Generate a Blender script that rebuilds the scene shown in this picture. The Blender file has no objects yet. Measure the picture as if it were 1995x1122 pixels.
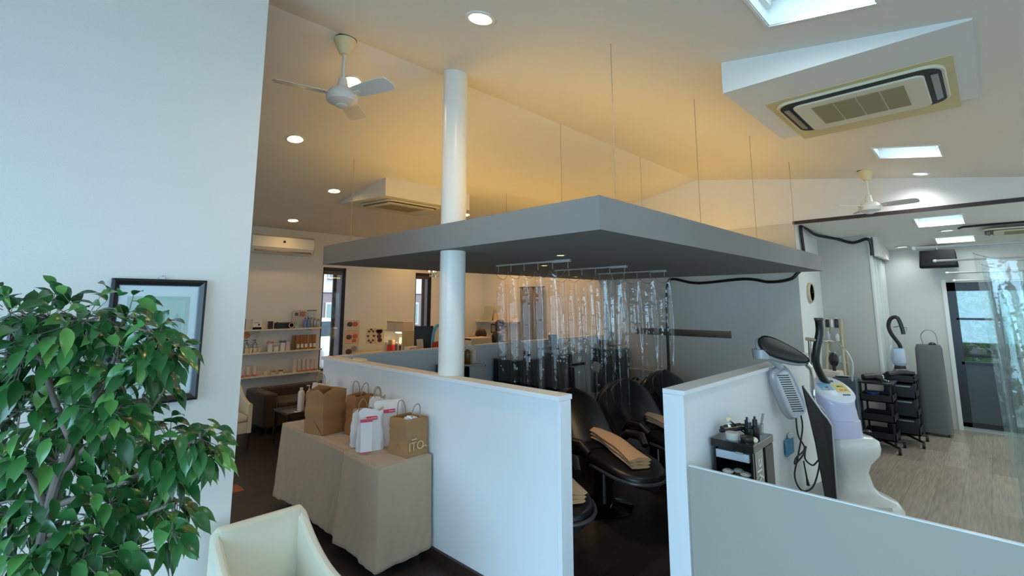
import bpy, bmesh, math, random
from mathutils import Vector, Matrix, Euler
R = math.radians
S = bpy.context.scene
col = S.collection
random.seed(7)

# ------------------------------------------------------------------ camera
f_px, W_px = 947.98, 1995.0
pitch, roll, yaw = 0.139654, -0.00093, 0.776062
cd = bpy.data.cameras.new('camera'); cam = bpy.data.objects.new('camera', cd); col.objects.link(cam)
cd.sensor_width = 36.0; cd.lens = f_px / W_px * 36.0
cd.shift_y = -(561.0 - 457.9) / W_px
cd.clip_start = 0.05; cd.clip_end = 200
fw = Vector((math.cos(yaw)*math.cos(pitch), math.sin(yaw)*math.cos(pitch), math.sin(pitch)))
rt = Vector((math.sin(yaw), -math.cos(yaw), 0)); up = rt.cross(fw)
rt2 = rt*math.cos(roll) + up*math.sin(roll); up2 = up*math.cos(roll) - rt*math.sin(roll)
mw = Matrix((rt2, up2, -fw)).transposed().to_4x4(); mw.translation = (0, 0, 1.85)
cam.matrix_world = mw
S.camera = cam

# ------------------------------------------------------------------ world, exposure, daylight
S.view_settings.view_transform = 'Standard'; S.view_settings.look = 'None'
S.view_settings.gamma = 1.0; S.view_settings.use_curve_mapping = False
S.view_settings.exposure = 0.0
S.cycles.transparent_max_bounces = 48
wd = bpy.data.worlds.new('overcast_sky'); S.world = wd; wd.use_nodes = True
nt = wd.node_tree; nt.nodes.clear()
wo = nt.nodes.new('ShaderNodeOutputWorld'); bg = nt.nodes.new('ShaderNodeBackground')
gr = nt.nodes.new('ShaderNodeTexGradient'); tc = nt.nodes.new('ShaderNodeTexCoord')
mp = nt.nodes.new('ShaderNodeMapping'); mp.inputs['Rotation'].default_value = (0, R(-90), 0)
rp = nt.nodes.new('ShaderNodeValToRGB')
rp.color_ramp.elements[0].color = (.80, .87, .95, 1); rp.color_ramp.elements[1].color = (.62, .76, .95, 1)
nt.links.new(tc.outputs['Generated'], mp.inputs['Vector']); nt.links.new(mp.outputs[0], gr.inputs[0])
nt.links.new(gr.outputs['Fac'], rp.inputs[0]); nt.links.new(rp.outputs[0], bg.inputs['Color'])
nt.links.new(bg.outputs[0], wo.inputs['Surface'])
bg.inputs['Strength'].default_value = .75

def area(name, loc, d, sx, sy, power, color, spread=180):
    l = bpy.data.lights.new(name, 'AREA'); l.shape = 'RECTANGLE'; l.size = sx; l.size_y = sy
    l.energy = power; l.color = color; l.spread = R(spread)
    o = bpy.data.objects.new(name, l); col.objects.link(o); o.location = loc; o.rotation_euler = Vector(d).to_track_quat('-Z', 'Y').to_euler()
    return o
DAY = (.40, .72, 1.0)
sd = bpy.data.lights.new('added_sun', 'SUN'); sd.energy = 5.0; sd.angle = R(35); sd.color = (1, .97, .93)  # sun lamp added to brighten the house outside; the sky itself is overcast
so = bpy.data.objects.new('added_sun', sd); col.objects.link(so); so.rotation_euler = Vector((-.25, .62, -.74)).to_track_quat('-Z', 'Y').to_euler()
# daylight coming in at the shop windows round the room (the panes are built in the walls behind and beside the viewpoint)
area('daylight_front', (-3.12, .3, 1.5), (1, 0, -.42), 5.0, 2.2, 222, DAY, 140)
area('daylight_street', (-.2, -3.12, 1.5), (0, 1, -.35), 4.8, 2.2, 60, DAY, 140)
area('daylight_street_right', (6.3, -3.12, 1.45), (0, 1, -.45), 5.4, 2.2, 26, (.72, .92, 1.0), 140)
area('daylight_waiting', (-1.1, 5.4, 1.5), (1, 0, -.4), 3.2, 1.9, 15, (.70, .87, 1.0), 130)
area('daylight_garden', (9.85, -1.7, 1.3), (-1, 0, -.3), 2.6, 2.1, 30, (.85, .95, 1.0), 150)

# ------------------------------------------------------------------ helpers
def lin(c):
    if isinstance(c, str):
        c = tuple(int(c[i:i+2], 16) for i in (0, 2, 4))
    return tuple(((v/255)/12.92 if v/255 <= .04045 else ((v/255+.055)/1.055)**2.4) for v in c) + (1,)

_m = {}
def mat(name, c, rough=.55, metal=0., bump=0., bscale=120., var=.04, vscale=6., coat=0., spec=.5, emit=None, estr=0., sheen=0.):
    if name in _m: return _m[name]
    m = bpy.data.materials.new(name); m.use_nodes = True; n = m.node_tree; b = n.nodes['Principled BSDF']
    c = lin(c)
    b.inputs['Roughness'].default_value = rough; b.inputs['Metallic'].default_value = metal
    b.inputs['Coat Weight'].default_value = coat; b.inputs['Specular IOR Level'].default_value = spec
    b.inputs['Sheen Weight'].default_value = sheen
    tcn = n.nodes.new('ShaderNodeTexCoord')
    no = n.nodes.new('ShaderNodeTexNoise'); no.inputs['Scale'].default_value = vscale; no.inputs['Detail'].default_value = 4
    n.links.new(tcn.outputs['Object'], no.inputs['Vector'])
    mx = n.nodes.new('ShaderNodeMix'); mx.data_type = 'RGBA'
    mx.inputs['A'].default_value = tuple(v*(1-var) for v in c[:3])+(1,)
    mx.inputs['B'].default_value = tuple(min(1, v*(1+var)) for v in c[:3])+(1,)
    n.links.new(no.outputs['Fac'], mx.inputs['Factor']); n.links.new(mx.outputs['Result'], b.inputs['Base Color'])
    if bump:
        n2 = n.nodes.new('ShaderNodeTexNoise'); n2.inputs['Scale'].default_value = bscale; n2.inputs['Detail'].default_value = 3
        bp = n.nodes.new('ShaderNodeBump'); bp.inputs['Strength'].default_value = bump; bp.inputs['Distance'].default_value = .004
        n.links.new(tcn.outputs['Object'], n2.inputs['Vector']); n.links.new(n2.outputs['Fac'], bp.inputs['Height'])
        n.links.new(bp.outputs[0], b.inputs['Normal'])
    if emit is not None:
        b.inputs['Emission Color'].default_value = lin(emit); b.inputs['Emission Strength'].default_value = estr
    _m[name] = m
    return m

def clear_mat(name, tint, gloss=.12, haze=.05, rough=.05, bump=0., facing=.5):
    if name in _m: return _m[name]
    m = bpy.data.materials.new(name); m.use_nodes = True; n = m.node_tree; n.nodes.clear()
    out = n.nodes.new('ShaderNodeOutputMaterial'); tr = n.nodes.new('ShaderNodeBsdfTransparent'); tr.inputs[0].default_value = lin(tint)
    gl = n.nodes.new('ShaderNodeBsdfGlossy'); gl.inputs['Roughness'].default_value = rough
    df = n.nodes.new('ShaderNodeBsdfDiffuse'); df.inputs[0].default_value = (.8, .85, .88, 1)
    lw = n.nodes.new('ShaderNodeLayerWeight'); lw.inputs['Blend'].default_value = facing
    mt = n.nodes.new('ShaderNodeMath'); mt.operation = 'MULTIPLY_ADD'; mt.inputs[1].default_value = 1-gloss; mt.inputs[2].default_value = gloss
    pw = n.nodes.new('ShaderNodeMath'); pw.operation = 'POWER'; pw.inputs[1].default_value = 2.5
    n.links.new(lw.outputs['Facing'], pw.inputs[0]); n.links.new(pw.outputs[0], mt.inputs[0])
    m1 = n.nodes.new('ShaderNodeMixShader'); m1.inputs[0].default_value = haze
    n.links.new(tr.outputs[0], m1.inputs[1]); n.links.new(df.outputs[0], m1.inputs[2])
    m2 = n.nodes.new('ShaderNodeMixShader'); n.links.new(mt.outputs[0], m2.inputs[0])
    n.links.new(m1.outputs[0], m2.inputs[1]); n.links.new(gl.outputs[0], m2.inputs[2])
    n.links.new(m2.outputs[0], out.inputs[0])
    if bump:
        tcn = n.nodes.new('ShaderNodeTexCoord'); no = n.nodes.new('ShaderNodeTexNoise'); no.inputs['Scale'].default_value = 9
        bp = n.nodes.new('ShaderNodeBump'); bp.inputs['Strength'].default_value = bump; bp.inputs['Distance'].default_value = .02
        n.links.new(tcn.outputs['Object'], no.inputs['Vector']); n.links.new(no.outputs['Fac'], bp.inputs['Height'])
        n.links.new(bp.outputs[0], gl.inputs['Normal'])
    _m[name] = m
    return m

def plank_mat(name, c1, c2, c3, rough, pl=1.2, pw=.15, rot=0., gap=.004, grain=.35):
    m = bpy.data.materials.new(name); m.use_nodes = True; n = m.node_tree; b = n.nodes['Principled BSDF']
    tcn = n.nodes.new('ShaderNodeTexCoord'); mpn = n.nodes.new('ShaderNodeMapping'); mpn.inputs['Rotation'].default_value = (0, 0, rot)
    n.links.new(tcn.outputs['Object'], mpn.inputs[0])
    br = n.nodes.new('ShaderNodeTexBrick'); br.inputs['Scale'].default_value = 1
    br.inputs['Brick Width'].default_value = pl; br.inputs['Row Height'].default_value = pw
    br.inputs['Mortar Size'].default_value = gap; br.inputs['Bias'].default_value = 0
    br.inputs['Color1'].default_value = lin(c1); br.inputs['Color2'].default_value = lin(c2); br.inputs['Mortar'].default_value = lin(c3)
    n.links.new(mpn.outputs[0], br.inputs['Vector'])
    m2 = n.nodes.new('ShaderNodeMapping'); m2.inputs['Scale'].default_value = (1.6, 22, 1); n.links.new(mpn.outputs[0], m2.inputs[0])
    no = n.nodes.new('ShaderNodeTexNoise'); no.inputs['Scale'].default_value = 2.2; no.inputs['Detail'].default_value = 6
    n.links.new(m2.outputs[0], no.inputs['Vector'])
    mx = n.nodes.new('ShaderNodeMix'); mx.data_type = 'RGBA'; mx.blend_type = 'OVERLAY'; mx.inputs['Factor'].default_value = grain
    n.links.new(br.outputs['Color'], mx.inputs['A']); n.links.new(no.outputs['Fac'], mx.inputs['B'])
    n.links.new(mx.outputs['Result'], b.inputs['Base Color'])
    b.inputs['Roughness'].default_value = rough
    bp = n.nodes.new('ShaderNodeBump'); bp.inputs['Strength'].default_value = .15; bp.inputs['Distance'].default_value = .003
    n.links.new(no.outputs['Fac'], bp.inputs['Height']); n.links.new(bp.outputs[0], b.inputs['Normal'])
    _m[name] = m
    return m

class M:
    """collects shapes into one mesh"""
    def __init__(s): s.b = bmesh.new(); s.x = Matrix.Identity(4)
    def V(s, p): return s.b.verts.new(s.x @ Vector(p))
    def F(s, vs):
        try: return s.b.faces.new(vs)
        except ValueError: return None
    def box(s, x0, y0, z0, x1, y1, z1):
        v = [s.V((x, y, z)) for z in (z0, z1) for y in (y0, y1) for x in (x0, x1)]
        for q in ((0,2,3,1),(4,5,7,6),(0,1,5,4),(2,6,7,3),(0,4,6,2),(1,3,7,5)): s.F([v[i] for i in q])
        return s
    def cbox(s, c, d, rot=(0,0,0)):
        o = s.x; s.x = o @ Matrix.Translation(c) @ Euler(rot).to_matrix().to_4x4()
        s.box(-d[0]/2, -d[1]/2, -d[2]/2, d[0]/2, d[1]/2, d[2]/2); s.x = o
        return s
    def quad(s, a, b, c, d): s.F([s.V(a), s.V(b), s.V(c), s.V(d)]); return s
    def rings(s, rs, cap0=True, cap1=True, closed=False):
        vs = [[s.V(p) for p in r] for r in rs]; n = len(vs[0])
        pr = list(zip(vs[:-1], vs[1:])) + ([(vs[-1], vs[0])] if closed else [])
        for a, b in pr:
            for i in range(n): s.F([a[i], a[(i+1) % n], b[(i+1) % n], b[i]])
        if not closed:
            if cap0: s.F(list(reversed(vs[0])))
            if cap1: s.F(vs[-1])
        return s
    def tube(s, pts, r, n=8, closed=False, cap=True):
        pts = [Vector(p) for p in pts]; k = len(pts); rs = r if isinstance(r, (list, tuple)) else [r]*k
        out = []; nr = None
        for i, p in enumerate(pts):
            a = pts[(i-1) % k] if (i > 0 or closed) else p; b = pts[(i+1) % k] if (i < k-1 or closed) else p
            t = (b-a).normalized()
            if nr is None:
                nr = t.cross(Vector((0, 0, 1)))
                if nr.length < .05: nr = t.cross(Vector((1, 0, 0)))
                nr.normalize()
            else:
                nr = nr - t*nr.dot(t)
                if nr.length < 1e-4: nr = t.orthogonal()
                nr.normalize()
            bi = t.cross(nr)
            out.append([p + (nr*math.cos(2*math.pi*j/n) + bi*math.sin(2*math.pi*j/n))*rs[i] for j in range(n)])
        return s.rings(out, cap, cap, closed)
    def cyl(s, p0, p1, r0, r1=None, n=20): return s.tube([p0, p1], [r0, r0 if r1 is None else r1], n)
    def lathe(s, prof, c=(0,0,0), n=28, sx=1., sy=1., rot=None):
        o = s.x; s.x = o @ Matrix.Translation(c)
        if rot: s.x = s.x @ Euler(rot).to_matrix().to_4x4()
        rs = [[(max(r, 1e-4)*math.cos(2*math.pi*j/n)*sx, max(r, 1e-4)*math.sin(2*math.pi*j/n)*sy, z) for j in range(n)] for r, z in prof]
        s.rings(rs); s.x = o
        return s
    def ball(s, c, r, n=16, m=10):
        if not isinstance(r, (tuple, list)): r = (r, r, r)
        rs = []
        for i in range(1, m):
            t = math.pi*i/m
            rs.append([(c[0]+r[0]*math.sin(t)*math.cos(2*math.pi*j/n), c[1]+r[1]*math.sin(t)*math.sin(2*math.pi*j/n), c[2]-r[2]*math.cos(t)) for j in range(n)])
        return s.rings(rs)
    def prism(s, pts, fn0, fn1):
        """closed outline pts -> two caps through fn0 / fn1"""
        return s.rings([[fn0(*p) for p in pts], [fn1(*p) for p in pts]])
    def sheet(s, fn, nu, nv, thick=None):
        g = [[s.V(fn(i/nu, j/nv)) for j in range(nv+1)] for i in range(nu+1)]
        for i in range(nu):
            for j in range(nv): s.F([g[i][j], g[i+1][j], g[i+1][j+1], g[i][j+1]])
        return s
    def slab(s, us, vs, holes, P0, P1):
        """a sheet with thickness between P0 and P1, with rectangular holes"""
        us = sorted(set(us) | {h[i] for h in holes for i in (0, 2)}); vs = sorted(set(vs) | {h[i] for h in holes for i in (1, 3)})
        def keep(i, j):
            if not (0 <= i < len(us)-1 and 0 <= j < len(vs)-1): return False
            u = (us[i]+us[i+1])/2; v = (vs[j]+vs[j+1])/2
            return not any(h[0] < u < h[2] and h[1] < v < h[3] for h in holes)
        A = {}; B = {}
        def a(i, j):
            if (i, j) not in A: A[i, j] = s.V(P0(us[i], vs[j])); B[i, j] = s.V(P1(us[i], vs[j]))
            return A[i, j]
        for i in range(len(us)-1):
            for j in range(len(vs)-1):
                if not keep(i, j): continue
                c = [(i, j), (i+1, j), (i+1, j+1), (i, j+1)]
                for q in c: a(*q)
                s.F([A[q] for q in c]); s.F([B[q] for q in reversed(c)])
                for k, (di, dj) in enumerate(((0,-1),(1,0),(0,1),(-1,0))):
                    if not keep(i+di, j+dj):
                        p, q = c[k], c[(k+1) % 4]; s.F([A[p], A[q], B[q], B[p]])
        return s
    def build(s, name, m, parent=None, smooth=True, ang=35, bevel=0., seg=2, sub=0, solid=0., loc=None):
        bmesh.ops.recalc_face_normals(s.b, faces=s.b.faces)
        me = bpy.data.meshes.new(name); s.b.to_mesh(me); s.b.free()
        if smooth:
            me.shade_smooth(); me.set_sharp_from_angle(angle=R(ang))
        o = bpy.data.objects.new(name, me); col.objects.link(o)
        if m: me.materials.append(m)
        if parent: o.parent = parent
        if loc: o.location = loc
        if solid:
            k = o.modifiers.new('thickness', 'SOLIDIFY'); k.thickness = solid; k.offset = 0
        if bevel:
            k = o.modifiers.new('edges', 'BEVEL'); k.width = bevel; k.segments = seg; k.limit_method = 'ANGLE'; k.angle_limit = R(40)
        if sub:
            k = o.modifiers.new('smooth', 'SUBSURF'); k.levels = sub; k.render_levels = sub
        return o

def T(name, label, cat, loc=(0,0,0), rz=0., group=None, rot=None):
    o = bpy.data.objects.new(name, None); col.objects.link(o); o.empty_display_size = .1
    o.location = loc; o.rotation_euler = rot if rot else (0, 0, rz)
    o['label'] = label; o['category'] = cat
    if group: o['group'] = group
    return o
def tag(o, label, cat, group=None):
    o['label'] = label; o['category'] = cat
    if group: o['group'] = group
    return o
def struct(o): o['kind'] = 'structure'; return o
def copy_tree(o, parent=None, label=None, loc=None, rz=None):
    c = o.copy(); col.objects.link(c)
    if parent: c.parent = parent
    if label: c['label'] = label
    if loc: c.location = loc
    if rz is not None: c.rotation_euler = (0, 0, rz)
    for ch in list(o.children): copy_tree(ch, c)
    return c

# ------------------------------------------------------------------ materials shared by many
wall_m = mat('white_wallpaper', (226, 224, 218), .85, bump=.25, bscale=160, var=.015)
ceil_m = mat('white_ceiling_paint', (226, 221, 210), .9, bump=.15, bscale=140, var=.015)
part_m = mat('partition_white', (228, 231, 232), .6, bump=.08, var=.01)
canopy_m = mat('grey_canopy_paint', (130, 131, 129), .75, bump=.05, var=.01)
white_pl = mat('white_plastic', (225, 225, 220), .4, var=.01)
cream_pl = mat('aged_cream_plastic', (222, 208, 160), .5, var=.03)
black_pl = mat('black_plastic', (18, 18, 19), .4, var=.05)
black_gl = mat('black_gloss', (12, 12, 13), .16, coat=.4)
chrome = mat('chrome', (205, 208, 210), .12, 1.)
steel = mat('brushed_steel', (170, 172, 174), .32, 1.)
dark_wood = mat('dark_wood_trim', (48, 31, 26), .5, var=.15, vscale=14)
black_wood = mat('black_frame_wood', (22, 21, 23), .4, var=.1)
glass_m = clear_mat('window_glass', (244, 250, 252), .04, .01, .02, 0, .35)
dark_floor = plank_mat('dark_plank_floor', (42, 35, 33), (54, 46, 43), (24, 20, 19), .33)
light_floor = plank_mat('washed_plank_floor', (168, 158, 142), (146, 136, 121), (128, 120, 108), .28, 1.4, .2, 0, .002, .6)
warm_glow = mat('lamp_glow_warm', (255, 240, 205), .5, emit=(255, 214, 140), estr=30)
cove_glow = mat('cove_glow_warm', (255, 226, 160), .5, emit=(255, 202, 96), estr=15)
cool_glow = mat('lamp_glow_cool', (255, 255, 255), .5, emit=(235, 250, 255), estr=2.6)

frost_m = bpy.data.materials.new('frosted_lavender'); frost_m.use_nodes = True
_n = frost_m.node_tree; _n.nodes.clear(); _o = _n.nodes.new('ShaderNodeOutputMaterial'); _t = _n.nodes.new('ShaderNodeBsdfTranslucent'); _d = _n.nodes.new('ShaderNodeBsdfDiffuse'); _x = _n.nodes.new('ShaderNodeMixShader')
_w = _n.nodes.new('ShaderNodeTexNoise'); _w.inputs['Scale'].default_value = 40; _r = _n.nodes.new('ShaderNodeValToRGB'); _r.color_ramp.elements[0].color = lin((214, 211, 218)); _r.color_ramp.elements[1].color = lin((222, 219, 226))
_n.links.new(_w.outputs['Fac'], _r.inputs[0]); _n.links.new(_r.outputs[0], _t.inputs[0]); _n.links.new(_r.outputs[0], _d.inputs[0]); _x.inputs[0].default_value = .35
_n.links.new(_t.outputs[0], _x.inputs[1]); _n.links.new(_d.outputs[0], _x.inputs[2]); _n.links.new(_x.outputs[0], _o.inputs[0])
# ------------------------------------------------------------------ the setting
XB, YB = 7.6, 8.4
RY, RZ, FY, FZ = 3.26, 3.83, 5.08, 3.49
SA, SB, SC = .17, (3.83-3.49)/(5.08-3.26), .12
def cz(y):
    if y <= RY: return RZ - SA*(RY-y)
    if y <= FY: return RZ - SB*(y-RY)
    return FZ - SC*(y-FY)
# floors
o = struct(M().slab([-3.2, 3.05, XB], [-3.2, 1.47, YB], [(3.05, -3.2, XB, 1.47)], lambda u, v: (u, v, 0), lambda u, v: (u, v, -.1)).build('floor', dark_floor, smooth=False))
o = struct(M().slab([3.05, XB, 10.1], [-3.2, 1.47, 2.0], [(3.05, 1.47, XB, 2.0)], lambda u, v: (u, v, 0), lambda u, v: (u, v, -.1)).build('floor_right', light_floor, smooth=False))
for (x, y) in ((1.72, 5.66),):
    struct(M().box(x-.15, y-.12, 0, x+.10, y+.12, .002).build('floor_inlay', mat('terracotta_tile', (150, 82, 52), .45, var=.2), smooth=False))
# ceilings
LIGHTS_A = [(2.34, .27, 2.845, .757), (5.93, .23, 6.40, .73)]
struct(M().slab([-3.2, XB+.1], [-3.2, RY], LIGHTS_A, lambda u, v: (u, v, cz(v)), lambda u, v: (u, v, cz(v)+.12)).build('ceiling', ceil_m, smooth=False))
struct(M().slab([-3.2, XB+.1], [RY, FY, YB+.1], [], lambda u, v: (u, v, cz(v)), lambda u, v: (u, v, cz(v)+.12)).build('ceiling_rear', ceil_m, smooth=False))
def czr(x, y): return 2.965 - .117*(x-7.7)
LIGHTS_R = [(8.02, .17, 8.5, .63), (9.25, .11, 9.62, .52)]
struct(M().slab([XB+.119, 10.1], [-3.2, 2.0], LIGHTS_R, lambda u, v: (u, v, czr(u, v)), lambda u, v: (u, v, czr(u, v)+.1)).build('ceiling_right', mat('white_ceiling_cool', (222, 222, 214), .9, bump=.1, var=.01), smooth=False))
# left wall, with its free end
WY, WX = 2.95, .909
struct(M().slab([-3.2, WX], [0, 1], [], lambda u, v: (u, WY, v*(cz(WY))), lambda u, v: (u, WY+.12, v*cz(WY+.12))).build('wall_left', wall_m, smooth=False))
# rear wall with two slim windows
WIN = [(3.80, .70, 4.23, 2.49), (5.74, .70, 6.14, 2.475)]
struct(M().slab([-3.2, XB+.1], [0, cz(YB)+.05], WIN, lambda u, v: (u, YB, v), lambda u, v: (u, YB+.16, v)).build('wall_back', wall_m, smooth=False))
# end wall with the gable, and the wide opening at its right
b = M()
def gz(y, v): return v if v <= 2.96 else max(2.97, cz(y)+.02)
b.slab([-1.8, 1.9, RY, FY, YB], [0, 2.96, 3.5], [(-1.8, 0, 1.9, 2.96)], lambda u, v: (XB, u, gz(u, v)), lambda u, v: (XB+.12, u, gz(u, v)))
struct(b.build('wall_right', wall_m, smooth=False))
struct(M().box(XB-.012, 1.9, 2.5, XB, 5.2, 2.965).box(XB-.012, 1.9, 0, XB, 5.2, 2.5).build('wall_right_lower', mat('grey_white_wallpaper', (206, 204, 196), .85, bump=.2, var=.015), smooth=False))
struct(M().box(XB-.016, -1.8, 2.945, XB+.02, 1.915, 2.99).build('trim_1', dark_wood, smooth=False))
struct(M().box(XB-.14, 5.02, 1.3, XB-.012, 5.12, cz(5.1)).build('trim_2', wall_m, smooth=False))
# block beside the opening and the room behind
struct(M().box(XB+.12, 1.9, 0, 8.8, 2.0, 3.0).build('wall_jamb', mat('white_paint_cool', (222, 226, 224), .7, var=.01), smooth=False))
struct(M().box(8.8, 1.25, 0, 8.9, 2.0, 3.0).build('wall_rear_room_left', mat('pale_grey_wallpaper', (196, 194, 186), .85, bump=.2, var=.015), smooth=False))
struct(M().box(8.79, 1.225, 0, 8.91, 1.25, 2.9).build('trim_3', white_pl, smooth=False))
struct(M().box(8.9, 1.42, 0, 10.1, 1.52, 3.0).box(8.9, 1.15, 2.54, 10.0, 1.2, 3.0).build('wall_rear_room_side', wall_m, smooth=False))
DOOR = [(-3.0, .06, .50, 2.16)]
struct(M().slab([-3.2, 2.0], [0, 3.0], DOOR, lambda u, v: (10.0, u, v), lambda u, v: (10.14, u, v)).build('wall_rear_room_back', mat('pale_wallpaper_back', (205, 206, 200), .85, bump=.2, var=.015), smooth=False))
# shell behind the viewpoint with its shop windows
struct(M().slab([-3.2, WY], [0, 2.9], [(-2.3, .3, 2.75, 2.6)], lambda u, v: (-3.2, u, v), lambda u, v: (-3.34, u, v)).build('wall_front', wall_m, smooth=False))
struct(M().slab([-3.2, 10.1], [0, 2.75], [(-2.7, .3, 2.3, 2.6), (3.5, .3, 9.1, 2.6)], lambda u, v: (u, -3.2, v), lambda u, v: (u, -3.34, v)).build('wall_street', wall_m, smooth=False))
struct(M().slab([WY+.12, YB], [0, 3.8], [(3.7, .5, 7.1, 2.5)], lambda u, v: (-1.2, u, v), lambda u, v: (-1.32, u, v)).build('wall_waiting_left', wall_m, smooth=False))
b = M()
for k in range(4): b.box(-1.28, 3.7+k*1.133-.025, .5, -1.24, 3.7+k*1.133+.025, 2.5)
struct(b.build('window_5', black_wood, smooth=False))
b = M(); b2 = M()
for k in range(4): b.box(-3.3, -2.3+k*1.683-.03, .3, -3.24, -2.3+k*1.683+.03, 2.6); b2.box(-2.7+k*1.667-.03, -3.3, .3, -2.7+k*1.667+.03, -3.24, 2.6)
struct(b.build('window_3', black_wood, smooth=False)); struct(b2.build('window_4', black_wood, smooth=False))
# partitions round the shampoo room
def partition(name, x0, y0, x1, y1, ends):
    b = M(); b.box(x0+.008, y0+.008, 0, x1-.008, y1-.008, 1.275)
    p = struct(b.build(name, part_m, smooth=False))
    c = M(); c.box(x0-.016, y0-.016, 1.27, x1+.016, y1+.004, 1.3)
    for e in ends: c.box(*e)
    return struct(c.build('trim_cap', part_m, smooth=False, bevel=.003))
partition('wall_partition_front', 2.35, 1.92, 2.45, 5.1, [(2.346, 1.905, 0, 2.454, 1.935, 1.2695)])
partition('wall_partition_side', 3.05, 1.47, 6.28, 1.6, [(3.035, 1.466, 0, 3.065, 1.604, 1.2695)])
partition('wall_partition_rear', 2.455, 5.0, XB-.02, 5.1, [])
struct(M().box(2.335, 1.93, 0, 2.358, 5.09, .075).build('baseboard_front', dark_wood, smooth=False))
# round column
CXY = (2.478, 3.105)
struct(M().lathe([(.103, 0), (.103, cz(CXY[1])+.03)], (CXY[0], CXY[1], 0), 48).build('column', mat('column_white_gloss', (226, 224, 216), .3, var=.01), ang=50))
# windows in the rear wall
for k, (x0, z0, x1, z1) in enumerate(WIN):
    b = M(); t = .035; y0, y1 = YB+.005, YB+.13
    b.box(x0, y0, z0, x0+t*.6, y1, z1).box(x1-t*.6, y0, z0, x1, y1, z1).box(x0, y0, z1-.05, x1, y1, z1).box(x0, y0, z0, x1, y1, z0+t)
    w = struct(b.build('window_%d' % (k+1), black_wood, smooth=False))
    b = M(); b.box(x0+.02, YB+.09, z0+.03, x1-.02, YB+.096, z1-.05); struct(b.build('pane', glass_m, w, smooth=False))
    b = M(); b.box(x0+.25, YB+.1, z0+.03, x0+.305, YB+.14, z1-.05); struct(b.build('mullion', black_wood, w, smooth=False))
    b = M(); b.box(x0+.305, YB+.105, z0+.03, x1-.02, YB+.13, z1-.05); struct(b.build('side_panel', frost_m, w, smooth=False))
    b = M(); b.box(x0+.02, YB+.05, z1-.12, x1-.02, YB+.08, z1-.05); struct(b.build('blind', mat('taupe_blind', (110, 96, 84), .8), w, smooth=False))
    b = M(); b.box(x0-.02, YB-.05, z0-.03, x1+.02, YB+.02, z0); struct(b.build('sill', white_pl, w, smooth=False))
# glazed door and windows at the end of the rear room
b = M()
def fr(y0, z0, y1, z1, d=.06): b.box(10.0-d+.03, y0, z0, 10.1, y1, z1)
fr(.40, .06, .50, 2.16); fr(-3.0, 2.03, .50, 2.16); fr(-.06, .06, .02, 2.16); fr(.02, 1.60, .43, 1.63); fr(-3., .06, .5, .12); fr(-1.2, .06, -1.12, 2.16); fr(-2.3, .06, -2.22, 2.16); fr(.02, .95, .43, .99)
d = struct(b.build('door_1', mat('black_door_frame', (24, 24, 26), .35, var=.05), smooth=False))
struct(M().box(10.03, -2.98, .1, 10.036, .45, 2.1).build('pane', clear_mat('door_glass', (225, 240, 238), .06, .02, .02, 0, .35), d, smooth=False))
struct(M().box(10.02, .02, .1, 10.05, .43, .97).build('door_panel', mat('dark_door_panel', (70, 76, 78), .3), d, smooth=False))
struct(M().box(9.97, .50, 0, 10.0, .55, 2.2).build('trim_4', white_pl, smooth=False))
# ------------------------------------------------------------------ hanging canopy
t = T('hanging_canopy', 'flat grey canopy hung on thin wires over the shampoo room', 'canopy', (2.32, 1.57, 2.27))
M().box(0, 0, 0, 5.16, 3.58, .201).build('panel', canopy_m, t, smooth=False)
for (x, y) in ((2.616, 1.648), (3.857, 1.637), (5.13, 1.624), (6.478, 1.622), (4.06, 3.231), (5.816, 3.257), (2.589, 5.076), (5.066, 5.09)):
    M().cyl((x-2.32, y-1.57, .19), (x-2.32, y-1.57, cz(y)-2.27), .0025, n=6).build('wire', mat('wire_bronze', (170, 150, 115), .4, .3), t)
# warm tubes lying on top of the canopy, shining up at the ceiling
WARM = (1.0, .70, .36)
for i, (x0, y0, x1, y1) in enumerate(((3.3, 2.1, 6.7, 2.2), (2.9, 4.75, 6.7, 4.85), (6.95, 2.35, 7.05, 4.2), (2.80, 2.1, 2.90, 2.95), (2.80, 3.35, 2.90, 4.7))):
    t = T('cove_lamp', ['warm batten lamp on the canopy top along its front edge', 'warm batten lamp on the canopy top along its rear edge', 'warm batten lamp on the canopy top near the end wall', 'warm batten lamp on the canopy top in front of the column', 'warm batten lamp on the canopy top behind the column'][i], 'lamp', (0, 0, 2.471), group='battens on top of the canopy')
    M().box(x0, y0, 0, x1, y1, .03).build('housing', white_pl, t)
    M().box(x0+.02, y0+.02, .03, x1-.02, y1-.02, .048).build('tube', cove_glow, t)
# ------------------------------------------------------------------ ceiling lamps
def sl(y): return math.atan(SA) if y < RY else (-math.atan(SB) if y < FY else -math.atan(SC))
def downlight(x, y, z, rx, label, power, color, glow, group='round ceiling downlights', r=.075):
    t = T('downlight', label, 'lamp', (x, y, z), group=group, rot=(rx, 0, 0))
    M().lathe([(r, .0), (r+.02, .0), (r+.022, -.006), (r, -.009), (r-.012, .02), (r-.012, .03)], n=32).build('trim_ring', white_pl, t)
    M().lathe([(.001, -.004), (r*.8, -.004), (r-.006, .006), (.001, .008)], n=32).build('bulb', glow, t)
    l = bpy.data.lights.new('downlight_beam', 'SPOT'); l.energy = power; l.color = color; l.spot_size = R(150); l.spot_blend = .9; l.shadow_soft_size = .07
    lo = bpy.data.objects.new('downlight_beam', l); col.objects.link(lo); lo.parent = t; lo.location = (0, 0, -.03)
    return t
W2 = (1.0, .54, .16)
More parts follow.
